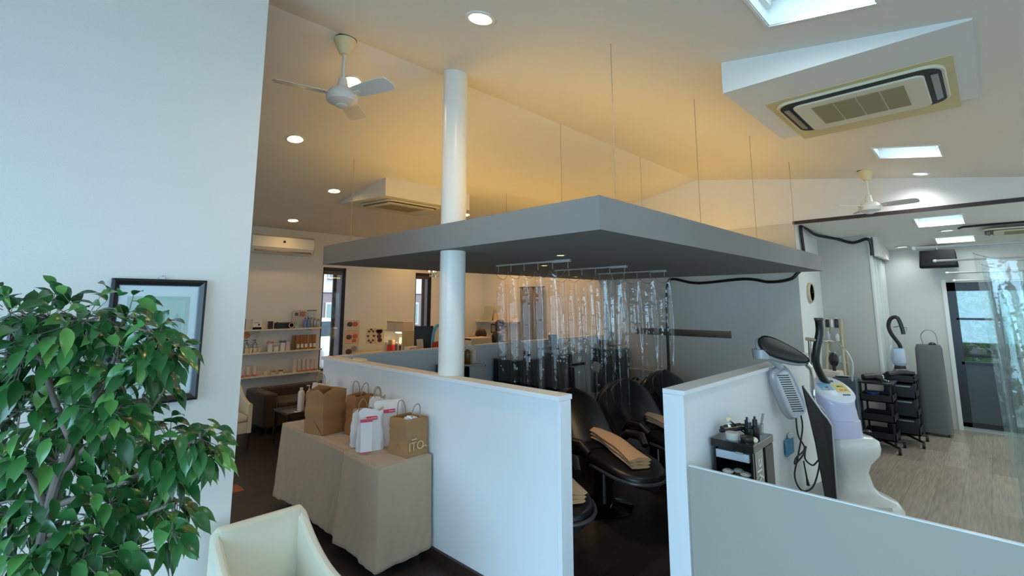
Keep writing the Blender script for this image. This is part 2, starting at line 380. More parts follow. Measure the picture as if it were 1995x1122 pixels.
for x, y, lb, p, c, g in (
    (1.903, 2.146, 'round downlight on the near ceiling slope in front of the white column', 40, (1, .66, .30), warm_glow),
    (1.857, 3.75, 'round downlight just behind the rod of the near ceiling fan', 17, W2, warm_glow),
    (1.864, 4.93, 'round downlight near the white wall end, below the near fan', 17, W2, warm_glow),
    (2.894, 6.196, 'round downlight left of the boxed-out square air conditioner', 12, W2, warm_glow),
    (3.0, 7.815, 'round downlight close over the wall-mounted air conditioner', 12, W2, warm_glow),
    (5.26, 6.283, 'round downlight peeping over the canopy edge beside the column', 17, W2, warm_glow),
    (5.45, 7.9, 'round downlight behind the canopy over the lit cubby', 26, W2, warm_glow),
    (6.95, 7.45, 'round downlight behind the canopy over the corner shelf', 40, W2, warm_glow),
    (6.9, 5.9, 'round downlight behind the canopy beside the warm end wall', 40, W2, warm_glow),
    (7.33, .47, 'bright white downlight at the gable wall beside the far fan', 24, (.95, .97, 1), cool_glow)):
    downlight(x, y, cz(y), sl(y), lb, p, c, g)
downlight(8.85, .365, czr(8.85, 0), 0, 'round downlight between the two troughs of the far room', 12, (.95, .97, 1), cool_glow)
downlight(9.74, .95, czr(9.74, 0), 0, 'round downlight in the corner of the far room over the loudspeaker', 9, (.95, .97, 1), cool_glow)
def trough(rect, zf, label, power):
    x0, y0, x1, y1 = rect; cx, cy = (x0+x1)/2, (y0+y1)/2; z = zf(cx, cy)
    t = T('recessed_light', label, 'lamp', (cx, cy, z), group='recessed light troughs')
    b = M(); g = .004
    P = lambda x, y, h: (x-cx, y-cy, zf(x, y)-z+h)
    xs, ys, xe, ye = x0+g, y0+g, x1-g, y1-g
    for a, c in (((xs, ys), (xe, ys)), ((xe, ys), (xe, ye)), ((xe, ye), (xs, ye)), ((xs, ye), (xs, ys))):
        b.quad(P(*a, 0), P(*c, 0), P(*c, .14), P(*a, .14))
    b.quad(P(xs, ys, .14), P(xe, ys, .14), P(xe, ye, .14), P(xs, ye, .14))
    b.build('housing', mat('trough_white', (235, 245, 246), .5, var=.005), t, smooth=False, solid=.003)
    b = M(); f = .016
    for a, c in (((x0-f, y0-f), (x1+f, y0)), ((x0-f, y1), (x1+f, y1+f)), ((x0-f, y0), (x0, y1)), ((x1, y0), (x1+f, y1))):
        b.rings([[P(a[0], a[1], h), P(c[0], a[1], h), P(c[0], c[1], h), P(a[0], c[1], h)] for h in (-.008, 0)])
    b.build('rim', white_pl, t, smooth=False)
    for k in (.36, .7):
        M().cyl(P(x0+(x1-x0)*k, y0+.03, .1), P(x0+(x1-x0)*k, y1-.03, .1), .016).build('tube', cool_glow, t)
    for e in (y0+.02, y1-.02): M().cbox(P(cx, e, .1), (x1-x0-.1, .03, .05)).build('lamp_holder', white_pl, t)
    area('trough_light', (cx, cy, z+.03), (0, 0, -1), (x1-x0)*.8, (y1-y0)*.8, power, (.86, .95, 1.0))
trough(LIGHTS_A[0], lambda x, y: cz(y), 'large bright light trough at the top of the near ceiling slope', 9)
trough(LIGHTS_A[1], lambda x, y: cz(y), 'light trough between the boxed air conditioner and the far fan', 7)
trough(LIGHTS_R[0], czr, 'near light trough in the far room ceiling past the dark beam', 9)
trough(LIGHTS_R[1], czr, 'far light trough in the far room ceiling over the loudspeaker', 7)

# ------------------------------------------------------------------ ceiling fans
fan_w = mat('fan_white', (222, 218, 208), .38, var=.01); fan_b = mat('fan_blade_grey', (206, 204, 198), .4, var=.02)
def fan(loc, drop, a0, label, tilt=-13):
    t = T('ceiling_fan', label, 'ceiling fan', loc)
    M().lathe([(.02, -.115), (.035, -.112), (.055, -.07), (.082, -.01), (.084, .025)], n=32).build('ceiling_cup', cream_pl, t)
    M().lathe([(.086, .002), (.086, .03)], n=32).build('cup_ring', black_pl, t)
    M().cyl((0, 0, -.1), (0, 0, -drop+.08), .012).build('rod', fan_w, t)
    M().lathe([(.02, .16), (.028, .155), (.042, .075), (.05, .06)], (0, 0, -drop), 28).build('rod_collar', fan_w, t)
    mo = M().lathe([(.03, .075), (.085, .06), (.108, .03), (.112, 0), (.108, -.03), (.07, -.05), (.04, -.055)], (0, 0, -drop), 36).build('motor', fan_w, t)
    M().lathe([(.04, -.052), (.044, -.066), (.03, -.072), (.001, -.072)], (0, 0, -drop), 24).build('end_cap', fan_w, mo)
    for k in range(3):
        a = R(a0+120*k)
        b = M(); b.x = Matrix.Translation((0, 0, -drop+.02)) @ Matrix.Rotation(a, 4, 'Z') @ Matrix.Rotation(R(tilt), 4, 'X')
        pts = []
        for (r, w) in ((.12, .05), (.17, .062), (.25, .068), (.40, .072), (.455, .062), (.47, .03)): pts.append((r, w))
        out = [(r, -w) for r, w in pts] + [(r, w) for r, w in reversed(pts)]
        b.prism(out, lambda x, y: (x, y, -.003), lambda x, y: (x, y, .003))
        bl = b.build('blade', fan_b, t)
        b = M(); b.x = Matrix.Translation((0, 0, -drop+.018)) @ Matrix.Rotation(a, 4, 'Z')
        b.cbox((.13, 0, 0), (.09, .03, .008)).build('blade_bracket', fan_w, bl)
    return t
fan((1.573, 3.314, cz(3.314)), .455, 47, 'white three-blade ceiling fan hanging before the left downlights')
fan((7.118, .958, cz(.958)), .455, 23, 'white three-blade ceiling fan by the dark beam of the opening', -13)

# ------------------------------------------------------------------ air conditioners
soff = mat('soffit_white', (218, 216, 208), .9, bump=.1, var=.01)
def soffit(name, x0, y0, x1, y1, zb, tilt=0.):
    return struct(M().slab([x0, x1], [y0, y1], [], lambda u, v: (u, v, zb+tilt*(v-y0)), lambda u, v: (u, v, max(cz(v)+.03, zb+tilt*(v-y0)+.01))).build(name, soff, smooth=False))
soffit('trim_5', 3.23, -.06, 4.53, 1.17, 3.255)
soffit('trim_6', 3.198, 5.398, 4.6, 6.84, 3.215, .057)
def rrect(hx, hy, r, n=6):
    out = []
    for cx, cy, a0 in ((hx-r, hy-r, 0), (-hx+r, hy-r, 90), (-hx+r, -hy+r, 180), (hx-r, -hy+r, 270)):
        for i in range(n+1):
            a = R(a0+90*i/n); out.append((cx+r*math.cos(a), cy+r*math.sin(a)))
    return out
slot_m = mat('vent_black', (12, 11, 12), .5); grille_m = mat('tan_filter_grille', (146, 136, 98), .6, var=.05)
def cassette(loc, hx, hy, label, plate, long_y=True, tilt=0.):
    t = T('air_conditioner', label, 'air conditioner', loc, rot=(tilt, 0, 0))
    if plate:
        M().box(-.41, -.50, -.004, .62, .50, 0).build('stained_plate', mat('yellowed_panel', (206, 192, 142), .7, var=.05), t)
    M().prism(rrect(hx, hy, .1), lambda x, y: (x, y, -.024), lambda x, y: (x, y, -.002)).build('panel', mat('aircon_panel', (214, 206, 180), .45, var=.01), t, bevel=.006)
    M().prism(rrect(hx-(.008 if long_y else .03), hy-(.02 if long_y else .03), .1), lambda x, y: (x, y, -.028), lambda x, y: (x, y, -.02)).build('air_slot', slot_m, t)
    for sx in (-1, 1):
        if long_y: b = M().cbox((0, sx*(hy-.055), -.03), (hx*1.35, .035, .012), (R(20*sx), 0, 0))
        else: b = M().cbox((sx*(hx-.05), 0, -.03), (.03, hy*1.35, .012))
        b.build('flap', mat('flap_grey', (120, 118, 112), .5), t)
    cx_ = .022 if long_y else 0
    M().prism(rrect(hx-.045, hy-.1, .05), lambda x, y: (x+cx_, y, -.04), lambda x, y: (x+cx_, y, -.02)).build('cover', mat('aircon_cover', (216, 208, 182), .45, var=.01), t, bevel=.006)
    gx, gy = hx-.15, hy-.2
    b = M()
    n = 4 if long_y else 2
    for k in range(n):
        a0 = -gy+2*gy*k/n; b.box(-gx, a0+.005, -.044, gx, a0+2*gy/n-.005, -.038)
    b.build('grille', grille_m, t)
    return t
cassette((4.03, .53, 3.255), .36, .46, 'long ceiling air conditioner boxed out of the near ceiling slope', True)
cassette((3.78, 5.97, 3.245), .43, .43, 'square ceiling air conditioner in its box left of the column', False, False, .057)
t = cassette((9.1, -.6, czr(9.1, 0)+.004), .36, .62, 'ceiling air conditioner in the far room with a dark slot', False)
M().tube([(8.58, .24, 2.815), (8.62, .2, 2.835), (8.66, -.3, 2.842), (8.7, -1.0, 2.835)], .014).build('cable', black_pl)
tag(bpy.data.objects['cable'], 'black cable along the far room ceiling air conditioner', 'cable')
# split unit
t = T('wall_air_conditioner', 'white split air conditioner high on the rear wall', 'air conditioner', (3.02, YB, 2.65))
prof = [(-.005, .30), (-.20, .30), (-.245, .27), (-.25, .10), (-.19, .01), (-.06, 0), (-.005, .02)]
M().prism(prof, lambda y, z: (-.49, y, z), lambda y, z: (.49, y, z)).build('body', white_pl, t, bevel=.008)
M().cbox((0, -.222, .045), (.9, .008, .05), (R(-33), 0, 0)).build('louver', mat('louver_grey', (120, 112, 102), .5), t)
M().box(-.47, -.253, .275, .49, -.247, .285).build('panel_line', mat('aircon_gap', (150, 140, 125), .6), t)
b = M()
for k in range(9): b.box(-.43+k*.1, -.18, .3, -.37+k*.1, -.04, .304)
b.build('top_grille', mat('vent_shadow', (70, 62, 50), .7), t)
M().box(-.02, -.256, .18, .015, -.248, .215).build('badge', black_pl, t)
# glass pendant behind the column
t = T('glass_pendant', 'small clear glass pendant lamp just left of the column', 'lamp', (5.2, 7.0, 2.30))
gl2 = clear_mat('clear_crystal', (250, 248, 240), .2, .12, .03)
M().cyl((0, 0, .2), (0, 0, cz(7)-2.30), .004, n=6).build('cord', black_pl, t)
M().lathe([(.012, .0), (.02, .06), (.012, .2)], n=12).build('stem', chrome, t)
for k in range(5):
    a = 2*math.pi*k/5; c, s_ = math.cos(a), math.sin(a)
    ar = M().tube([(0, 0, .06), (.05*c, .05*s_, .02), (.1*c, .1*s_, .05), (.11*c, .11*s_, .1)], .006).build('arm', gl2, t)
    M().lathe([(.004, -.04), (.014, -.02), (.006, .0)], (.1*c, .1*s_, .04), 8).build('crystal_drop', gl2, ar)
    M().lathe([(.008, 0), (.014, .02), (.004, .05)], (.11*c, .11*s_, .1), 10).build('bulb', mat('small_bulb', (255, 240, 215), .4, emit=(255, 235, 200), estr=3), ar)
# loudspeaker in the far room
t = T('loudspeaker', 'black loudspeaker hung under the far room ceiling', 'speaker', (9.78, .545, 2.36))
M().prism([(-.20, .18), (.20, .18), (.22, -.05), (.22, -.08), (-.22, -.08), (-.22, -.05)], lambda y, z: (-.1, y, z+.1), lambda y, z: (.12, y, z+.1)).build('cabinet', mat('speaker_black', (12, 12, 13), .6, spec=.2), t, bevel=.01)
M().box(-.108, -.2, .05, -.1, .2, .28).build('speaker_grille', mat('speaker_cloth', (14, 14, 15), .8, bump=.4, bscale=400), t)
M().cyl((0, 0, .3), (0, 0, czr(9.78, 0)-2.36), .02).build('bracket', steel, t)
# wall clock on the jamb, cables
t = T('wall_clock', 'round wooden wall clock on the white jamb', 'clock', (8.08, 1.9, 2.0))
M().lathe([(.001, 0), (.14, 0), (.145, .03), (.13, .045), (.118, .035)], n=40, rot=(R(90), 0, 0)).build('case', mat('pale_wood_rim', (196, 180, 148), .5, var=.08), t)
M().lathe([(.001, .036), (.12, .036)], n=40, rot=(R(90), 0, 0)).build('dial', mat('dial_white', (225, 230, 225), .3), t)
for an, ln, w in ((20, .06, .008), (80, .09, .006)):
    b = M(); b.x = Matrix.Translation((0, -.039, 0)) @ Matrix.Rotation(R(an), 4, 'Y')
    b.box(-w/2, -.002, -.01, w/2, .001, ln).build('clock_hand', black_pl, t)
def smooth_pts(p, n=6):
    out = []; p = [Vector(q) for q in p]
    for i in range(len(p)-1):
        a = p[max(i-1, 0)]; b_ = p[i]; c = p[i+1]; d_ = p[min(i+2, len(p)-1)]
        for k in range(n):
            t_ = k/n
            out.append(.5*((2*b_) + (c-a)*t_ + (2*a-5*b_+4*c-d_)*t_*t_ + (3*b_-a-3*c+d_)*t_**3))
    out.append(p[-1]); return out
hose_m = mat('black_rubber', (14, 14, 16), .35, var=.02)
tag(M().tube(smooth_pts([(7.48, 3.828, .62), (7.49, 3.826, 1.36), (7.5, 3.815, 1.95), (7.52, 3.78, 2.2), (7.54, 3.68, 2.24), (7.55, 3.30, 2.165), (7.55, 2.60, 2.205), (7.55, 2.26, 2.15), (7.56, 2.0, 2.18), (7.57, 1.9, 2.26), (7.6, 1.85, 2.32)]), .022, 10).build('black_cable', hose_m), 'thick black cable sagging under the canopy along the grey end wall', 'cable')
tag(M().tube(smooth_pts([(7.86, 1.87, 2.56), (7.82, 1.87, 2.75), (7.80, 1.87, 2.92), (7.88, 1.86, 2.95), (8.3, 1.80, 2.86), (8.75, 1.64, 2.83), (8.76, 1.43, 2.75), (8.76, 1.25, 2.79), (8.77, 1.21, 2.70), (8.77, 1.21, 2.54)]), .022, 10).build('black_cable', hose_m), 'black cable looped from the jamb along the far room ceiling', 'cable')
tag(M().cyl((8.75, 1.64, 2.83), (8.75, 1.64, czr(8.75, 0)), .006).build('cable_hook', steel), 'small hook carrying the black cable under the far room ceiling', 'hook')
# strip mirror on the end wall
t = T('strip_mirror', 'narrow dark strip mirror on the grey end wall', 'mirror', (XB-.012, 3.65, 1.38))
M().box(-.012, -.80, -.048, -.004, .80, .055).build('glass', mat('dark_mirror', (120, 116, 104), .14, .85), t, smooth=False)
M().box(-.004, -.805, -.053, 0, .805, .06).build('backing', steel, t, smooth=False)
# ------------------------------------------------------------------ outside
struct(M().box(-4, YB+.2, -.25, 22, 40, -.1).box(10.2, -12, -.25, 24, YB+.2, -.1).build('ground_outside', mat('pale_asphalt', (150, 150, 152), .9, bump=.3)))
t = T('neighbour_house', 'pale house with lavender lower storey seen through the slim windows', 'house', (9, 20, -.1))
M().box(-4, 0, 0, 9, 6, 2.5).build('lower_wall', mat('lavender_render', (150, 142, 156), .9), t, smooth=False)
M().box(-4, .1, 2.5, 9, 6, 6).box(-4.1, -.05, 2.42, 9, .2, 2.56).build('upper_wall', mat('white_render', (224, 220, 222), .9), t, smooth=False)
for x in (-.3, .45, 3.2, 4.6):
    w = M().box(x-.25, -.06, .95, x+.25, .05, 2.0).build('window_frame', white_pl, t, smooth=False)
    M().box(x-.19, -.07, 1.02, x+.19, -.06, 1.93).build('window_glass', mat('sky_glass', (150, 180, 190), .1), w, smooth=False)
for x in (.6, 3.9):
    w = M().box(x-.3, .04, 3.0, x+.3, .12, 4.0).build('window_frame', white_pl, t, smooth=False)
    M().box(x-.24, .03, 3.06, x+.24, .04, 3.94).build('window_glass', mat('sky_glass', (150, 180, 190), .1), w, smooth=False)
t = T('parked_car', 'white car parked outside the left slim window', 'car', (6.55, 14.6, -.1), R(90))
car = mat('car_white', (235, 238, 240), .25, coat=.5)
side = [(-2.1, .3), (-2.1, .75), (-1.9, .9), (-1.0, 1.0), (-.35, 1.45), (1.1, 1.5), (1.8, 1.0), (2.05, .9), (2.1, .3)]
M().prism(side, lambda x, z: (x, -.8, z), lambda x, z: (x, .8, z)).build('body', car, t, bevel=.06)
M().prism([(-.9, 1.0), (-.33, 1.4), (1.05, 1.44), (1.6, 1.02)], lambda x, z: (x, -.815, z), lambda x, z: (x, .815, z)).build('side_windows', mat('car_glass', (60, 80, 95), .08), t)
M().cbox((-.69, 0, 1.235), (.02, 1.4, .66), (0, R(56), 0)).build('windscreen', mat('car_glass', (60, 80, 95), .08), t)
M().box(-2.12, -.65, .45, -2.09, .65, .62).build('bumper_strip', mat('car_grey', (150, 160, 170), .4), t)
for sx in (-1.35, 1.35):
    for sy in (-.8, .62): M().cyl((sx, sy, .32), (sx, sy+.18, .32), .32).build('wheel', black_pl, t)
# hedge, wall and pots past the glazed door
random.seed(11)
leafy = mat('hedge_green', (70, 120, 62), .7, var=.4, vscale=8)
for k, (x, y, r) in enumerate(((12.6, .3, .7), (12.9, -1.4, .7), (12.6, -3.1, .7))):
    b = M()
    for i in range(700):
        v = Vector((random.gauss(0, 1), random.gauss(0, 1), random.gauss(0, 1))).normalized()
        p = Vector((v.x*r*.8, v.y*r, v.z*1.1+1.05))*1.0
        if p.z < .05: continue
        a = Vector((random.gauss(0, 1), random.gauss(0, 1), random.gauss(0, 1))).normalized()*.1; c = v.cross(a)
        b.quad(p-a, p-c*.5, p+a, p+c*.5)
    h = tag(b.build('shrub', leafy, smooth=False, loc=(x, y, -.1)), ['green shrub straight outside the glazed door', 'green shrub outside, just right of the door post', 'green shrub outside, behind the clear sheets furthest right'][k], 'shrub')
struct(M().box(14.8, -8, -.1, 15, 4, 2.3).box(14.7, -8, 2.3, 15.05, 4, 2.42).build('wall_garden', mat('bluish_boarding', (150, 160, 178), .8)))
for k, (y, c) in enumerate(((.42, (60, 70, 60)), (.24, (170, 170, 168)), (.06, (90, 60, 70)), (-.12, (120, 40, 40)))):
    t = T('flower_pot', 'small potted plant outside the glazed door, %s from the left' % ['first', 'second', 'third', 'fourth'][k], 'potted plant', (11.4, y, 1.0), group='pots outside the glazed door')
    M().lathe([(.03, 0), (.05, .1), (.045, .1)], n=14).build('pot', mat('pot_%d' % k, c, .7), t)
    b = M()
    for i in range(40):
        a = random.random()*6.28; r_ = random.random()*.06; z = .1+random.random()*.14
        p = Vector((r_*math.cos(a), r_*math.sin(a), z)); q = Vector((random.gauss(0, .02), random.gauss(0, .02), .03))
        s_ = q.cross(Vector((1, .3, 0))).normalized()*.012
        b.quad(p-s_, p+s_, p+q+s_, p+q-s_)
    b.build('plant', leafy, t, smooth=False)
t = T('garden_bench', 'dark bench carrying the pots outside the glazed door', 'bench', (11.4, 0, -.1))
M().box(-.15, -.6, 1.06, .15, .55, 1.1).build('top', black_wood, t)
for y in (-.55, .5): M().box(-.13, y-.03, 0, .13, y+.03, 1.06).build('leg', black_wood, t)

# ------------------------------------------------------------------ waiting corner
sofa_m = mat('brown_upholstery', (66, 52, 46), .8, bump=.3, bscale=300, sheen=.2, var=.08)
t = T('sofa', 'dark brown sofa along the rear wall under the shelves', 'sofa', (2.66, 7.55, 0))
M().box(.2, .02, .09, 1.4, .80, .30).build('base', sofa_m, t, bevel=.02)
M().box(.2, .0, .30, .79, .62, .42).build('seat_cushion', sofa_m, t, bevel=.035, seg=3)
M().box(.81, .0, .30, 1.4, .62, .42).build('seat_cushion', sofa_m, t, bevel=.035, seg=3)
M().box(.18, .60, .12, 1.42, .80, .56).build('backrest', sofa_m, t, bevel=.035, seg=3)
M().box(0, .0, .09, .19, .82, .56).build('armrest', sofa_m, t, bevel=.035, seg=3)
M().box(1.4, .0, .09, 1.59, .82, .56).build('armrest', sofa_m, t, bevel=.035, seg=3)
for x in (.08, 1.5):
    for y in (.08, .74): M().cyl((x, y, 0), (x, y, .1), .025).build('leg', black_wood, t)
cream_f = mat('cream_fabric', (220, 213, 190), .9, bump=.35, bscale=420, sheen=.3, var=.03)
def armchair(loc, label):
    t = T('armchair', label, 'armchair', loc, group='cream tub armchairs')
    hw, hd, th = .233, .26, .05
    path = []   # outer path from left arm front, round the back, to right arm front
    r = .04
    path += [(-hw, -hd + (2*hd-r)*k/9) for k in range(10)]
    path += [(-hw+r-r*math.cos(R(a)), hd-r+r*math.sin(R(a))) for a in (22, 45, 68, 90)]
    path += [(-hw+r+(2*hw-2*r)*k/6, hd) for k in range(1, 7)]
    path += [(hw-r+r*math.sin(R(a)), hd-r+r*math.cos(R(a))) for a in (22, 45, 68, 90)]
    path += [(hw, hd-r-(2*hd-r)*k/9) for k in range(1, 10)]
    def nrm(i):
        a = Vector(path[max(i-1, 0)]); c = Vector(path[min(i+1, len(path)-1)]); d_ = (c-a).normalized(); return Vector((d_.y, -d_.x))
    def top(y): u = max(0, min(1, (y+hd)/(2*hd))); return .565+.205*u**2.1
    rs = []
    for i, p in enumerate(path):
        n_ = nrm(i); q = Vector(p); inn = q+n_*th; z = top(p[1])
        rs.append([(q.x, q.y, .2), (q.x, q.y, z-.015), (q.x+n_.x*.015, q.y+n_.y*.015, z), (inn.x-n_.x*.015, inn.y-n_.y*.015, z), (inn.x, inn.y, z-.015), (inn.x, inn.y, .2)])
    M().rings(rs).build('backrest', cream_f, t, ang=60, bevel=.008)
    M().box(-hw+th-.002, -hd+.0, .2, hw-th+.002, hd-th+.002, .34).build('seat_frame', cream_f, t, bevel=.01)
    M().box(-hw+th, -hd-.01, .34, hw-th, hd-th, .43).build('seat', cream_f, t, bevel=.03, seg=3)
    for x in (-hw+.03, hw-.03):
        for y in (-hd+.03, hd-.03): M().cyl((x, y, 0), (x*1., y, .22), .014, .02).build('leg', dark_wood, t)
    return t
ac0 = armchair((1.008, 2.565, 0), 'cream fabric armchair in front of the end of the white wall')
copy_tree(ac0, label='cream fabric armchair beside the arm of the brown sofa', loc=(2.10, 7.28, 0))
# low table with bottles
t = T('side_table', 'low black table in front of the brown sofa', 'table', (3.0, 6.85, 0))
M().box(-.38, -.24, .42, .38, .24, .45).build('table_top', black_gl, t, bevel=.004)
for x in (-.36, .36):
    for y in (-.22, .22): M().box(x-.014, y-.014, 0, x+.014, y+.014, .42).build('leg', black_pl, t)
for y in (-.22, .22): M().box(-.35, y-.008, .36, .35, y+.008, .38).build('rail', black_pl, t)
wbot = mat('white_bottle', (232, 230, 228), .35, var=.01)
def bottle(x, y, z, r, h, m, label, cap=None, capm=None, group=None, pump=False, name='bottle', n=16, sq=1.):
    t = T(name, label, name.split('_')[-1], (x, y, z), group=group)
    M().lathe([(r*.9, 0), (r, .006), (r, h*.78), (r*.82, h*.86), (r*.42, h*.9), (r*.42, h*.93)], n=n, sy=sq).build('body', m, t)
    cm = capm or wbot
    if pump:
        M().lathe([(r*.4, h*.93), (r*.4, h*.98), (r*.14, h*.98), (r*.14, h*1.14)], n=10).cbox((-.012, 0, h*1.15), (.045, .014, .012)).build('pump', cm, t)
    else:
        M().lathe([(r*.5, h*.92), (r*.5, h), (r*.46, h*1.005)], n=12).build('cap', cm, t)
    return t
bottle(2.82, 6.70, .45, .04, .29, wbot, 'tall white sanitiser bottle on the low black table', name='bottle')
bottle(2.95, 6.76, .45, .035, .26, mat('pale_pink_bottle', (226, 204, 200), .4), 'pale pink pump bottle on the low black table', pump=True)
t = T('tissue_box', 'small white box beside the bottles on the low table', 'box', (2.93, 6.67, .45)); M().box(-.045, -.03, 0, .05, .03, .1).build('carton', wbot, t, bevel=.004)
M().lathe([(.02, .1), (.03, .13), (.004, .15)], n=8, sx=1.2, sy=.6).build('tissue', wbot, t)
t = T('sheet_tray', 'small pale paper tray under the sanitiser bottle', 'tray', (2.78, 6.64, .45)); M().box(-.06, -.03, 0, .02, .02, .006).build('base', wbot, t); M().box(-.06, -.03, .006, -.055, .02, .014).build('lip', wbot, t)

# ------------------------------------------------------------------ product shelves on the rear wall
shelf_m = mat('shelf_white', (226, 218, 200), .5, var=.01)
SHZ = (1.452, 1.10, .742)
for z, w in zip(SHZ, ('top', 'middle', 'bottom')):
    t = T('wall_shelf', '%s of the three white product shelves on the rear wall' % w, 'shelf', (2.3, YB, z), group='product shelves')
    M().box(0, -.2, -.022, 1.46, 0, 0).build('board', shelf_m, t, smooth=False, bevel=.002)
    for x in (.15, 1.3): M().box(x-.01, -.14, -.05, x+.01, 0, -.022).build('bracket', shelf_m, t, smooth=False)
PX = lambda p: 2.508+(p-470)*.00803
def boxy(name, p0, p1, z, h, m, label, cat, y=8.27, d=.05, group=None, extra=None, tilt=0.):
    x0, x1 = PX(p0), PX(p1)
    t = T(name, label, cat, ((x0+x1)/2, y, z), group=group, rot=(tilt, 0, 0)); w = (x1-x0)/2
    M().box(-w, -d/2, 0, w, d/2, h).build('carton' if d > .02 else 'card', m, t, smooth=False, bevel=.002)
    for (nm, a, z0, b_, z1, mm) in (extra or ()):
        M().box(a*w, -d/2-.002, z0*h, b_*w, -d/2+.001, z1*h).build(nm, mm, t, smooth=False)
    return t
z = SHZ[0]
bottle(PX(472), 8.27, z, .035, .2, mat('dark_red', (96, 30, 28), .4), 'dark red bottle at the left end of the top shelf', capm=black_pl)
ink = mat('ink_black', (30, 28, 28), .6); paper = mat('paper_white', (232, 226, 214), .8, var=.01)
boxy('display_card', 489, 505, z, .16, paper, 'white card with a black base on the top shelf', 'card', d=.03, extra=[('base_band', -1, 0, 1, .22, ink), ('dot', -.8, .04, -.4, .2, paper), ('dot', -.2, .04, .2, .2, paper), ('dot', .4, .04, .8, .2, paper), ('printed_line', -.7, .62, .5, .66, ink), ('motif', .2, .36, .6, .54, ink)])
boxy('product_box', 518, 526, z, .12, mat('dark_purple', (48, 30, 48), .5), 'dark purple upright box on the top shelf', 'box')
boxy('product_case', 531, 555, z, .095, black_pl, 'long black case lying on the top shelf', 'case', d=.09, extra=[('clasp', -1, .9, -.8, 1.15, black_pl)])
t = T('hair_roller', 'round black roller with pale rim beside the black case', 'roller', (PX(560), 8.25, z)); M().cyl((0, -.05, .05), (0, .05, .05), .05).build('drum', black_pl, t); M().lathe([(.03, 0), (.045, .004), (.048, 0)], (0, -.05, .05), rot=(R(90), 0, 0)).build('rim', mat('rose_plastic', (200, 150, 150), .5), t)
boxy('product_box', 567, 577, z, .085, mat('pale_teal', (150, 190, 186), .5), 'pale teal box with dark edge on the top shelf', 'box', extra=[('edge_band', -1, 0, -.7, 1, mat('deep_teal', (50, 90, 90), .5))])
boxy('poster_card', 567, 597, z, .29, mat('grey_card', (190, 186, 178), .8), 'upright grey advert card leaning at the right of the top shelf', 'card', y=8.33, d=.008, extra=[('printed_square', -.7, .68, -.25, .86, mat('slate', (80, 84, 92), .7)), ('printed_photo', -.1, .64, .75, .92, mat('dusty_pink', (168, 120, 104), .7, var=.4, vscale=60))])
blu = mat('blue_plastic', (112, 134, 184), .3)
for k, p in enumerate((590, 597)): bottle(PX(p), 8.25, z, .026, .16, blu, 'pale blue bottle on the top shelf, %s of the two' % ('left' if k == 0 else 'right'), capm=mat('navy_cap', (60, 66, 110), .5), group='blue bottles on the top shelf')
for k, p in enumerate((604, 611, 618)): bottle(PX(p), 8.26, z, .024, .2-.02*k, clear_mat('clear_bottle', (215, 215, 210), .15, .2, .1), 'clear bottle at the right end of the top shelf, %s in line' % ('first', 'second', 'third')[k], group='clear bottles on the top shelf')
boxy('header_card', 598, 618, z, .29, clear_mat('clear_board', (225, 222, 214), .1, .15, .2), 'clear board with a brown strip behind the clear bottles', 'card', y=8.35, d=.006, extra=[('brown_strip', -1, .95, 1, 1.0, mat('brown_strip', (110, 70, 55), .6))])
z = SHZ[1]
cream_jar = mat('cream_jar', (226, 214, 180), .4)
def jar(x, y, z, r, h, m, capm, label, group): 
    t = T('jar', label, 'jar', (x, y, z), group=group)
    M().lathe([(r*.92, 0), (r, .005), (r, h*.62)], n=18).build('pot', m, t); M().lathe([(r*1.04, h*.62), (r*1.04, h*.97), (r*.98, h)], n=18).build('lid', capm, t)
for k, (p, y) in enumerate(((472, 8.26), (481, 8.24), (488, 8.26), (496, 8.24), (503, 8.26))):
    jar(PX(p), y, z, .029, .075, cream_jar, cream_jar, 'low cream jar on the middle shelf, %s from the left' % ('first', 'second', 'third', 'fourth', 'fifth')[k], 'cream jars on the middle shelf')
for k, p in enumerate((484, 499)): bottle(PX(p), 8.34, z, .03, .16, clear_mat('clear_bottle2', (200, 204, 190), .15, .25, .1), 'clear pump bottle behind the cream jars, %s one' % ('left', 'right')[k], pump=True, capm=mat('grey_pump', (90, 90, 84), .4), group='clear pump bottles')
t = T('hanging_tag', 'orange round tag hanging under the top shelf', 'tag', (PX(479), 8.25, z+.27)); M().lathe([(.001, 0), (.05, 0), (.05, .006), (.001, .006)], rot=(R(75), 0, 0)).build('disc', mat('orange_tag', (196, 112, 62), .5), t); M().cyl((0, 0, .04), (0, 0, .06), .002, n=5).build('string', paper, t)
t = T('hanging_tag', 'pale grey round tag hanging under the top shelf', 'tag', (PX(499), 8.25, z+.275)); M().lathe([(.001, 0), (.045, 0), (.045, .006), (.001, .006)], rot=(R(75), 0, 0)).build('disc', mat('grey_tag', (180, 172, 156), .5), t); M().cyl((0, 0, .04), (0, 0, .055), .002, n=5).build('string', paper, t)
def bow_tube(p, h, m, bow, label):
    t = T('gift_tube', label, 'tube', (PX(p), 8.25, z)); M().box(-.03, -.02, 0, .03, .02, h).build('sleeve', m, t, bevel=.004)
    if bow:
        b = M()
        for s_ in (-1, 1): b.ball((s_*.028, 0, h+.02), (.03, .014, .022), 10, 6)
        b.ball((0, 0, h+.015), .012, 8, 5); b.build('bow', bow, t)
bow_tube(523, .125, wbot, mat('pink_bow', (214, 140, 136), .6), 'white gift tube with a pink bow on the middle shelf')
bow_tube(534.5, .075, wbot, mat('beige_bow', (190, 176, 156), .6), 'short white gift tube with a beige bow on the middle shelf')
bow_tube(547, .125, wbot, mat('blue_bow', (92, 118, 140), .6), 'white gift tube with a blue bow on the middle shelf')
bow_tube(557, .14, mat('pale_pink_card', (222, 196, 186), .6), None, 'pale pink upright carton beside the gold pouches')
gold = mat('amber_pouch', (158, 98, 30), .4, var=.12)
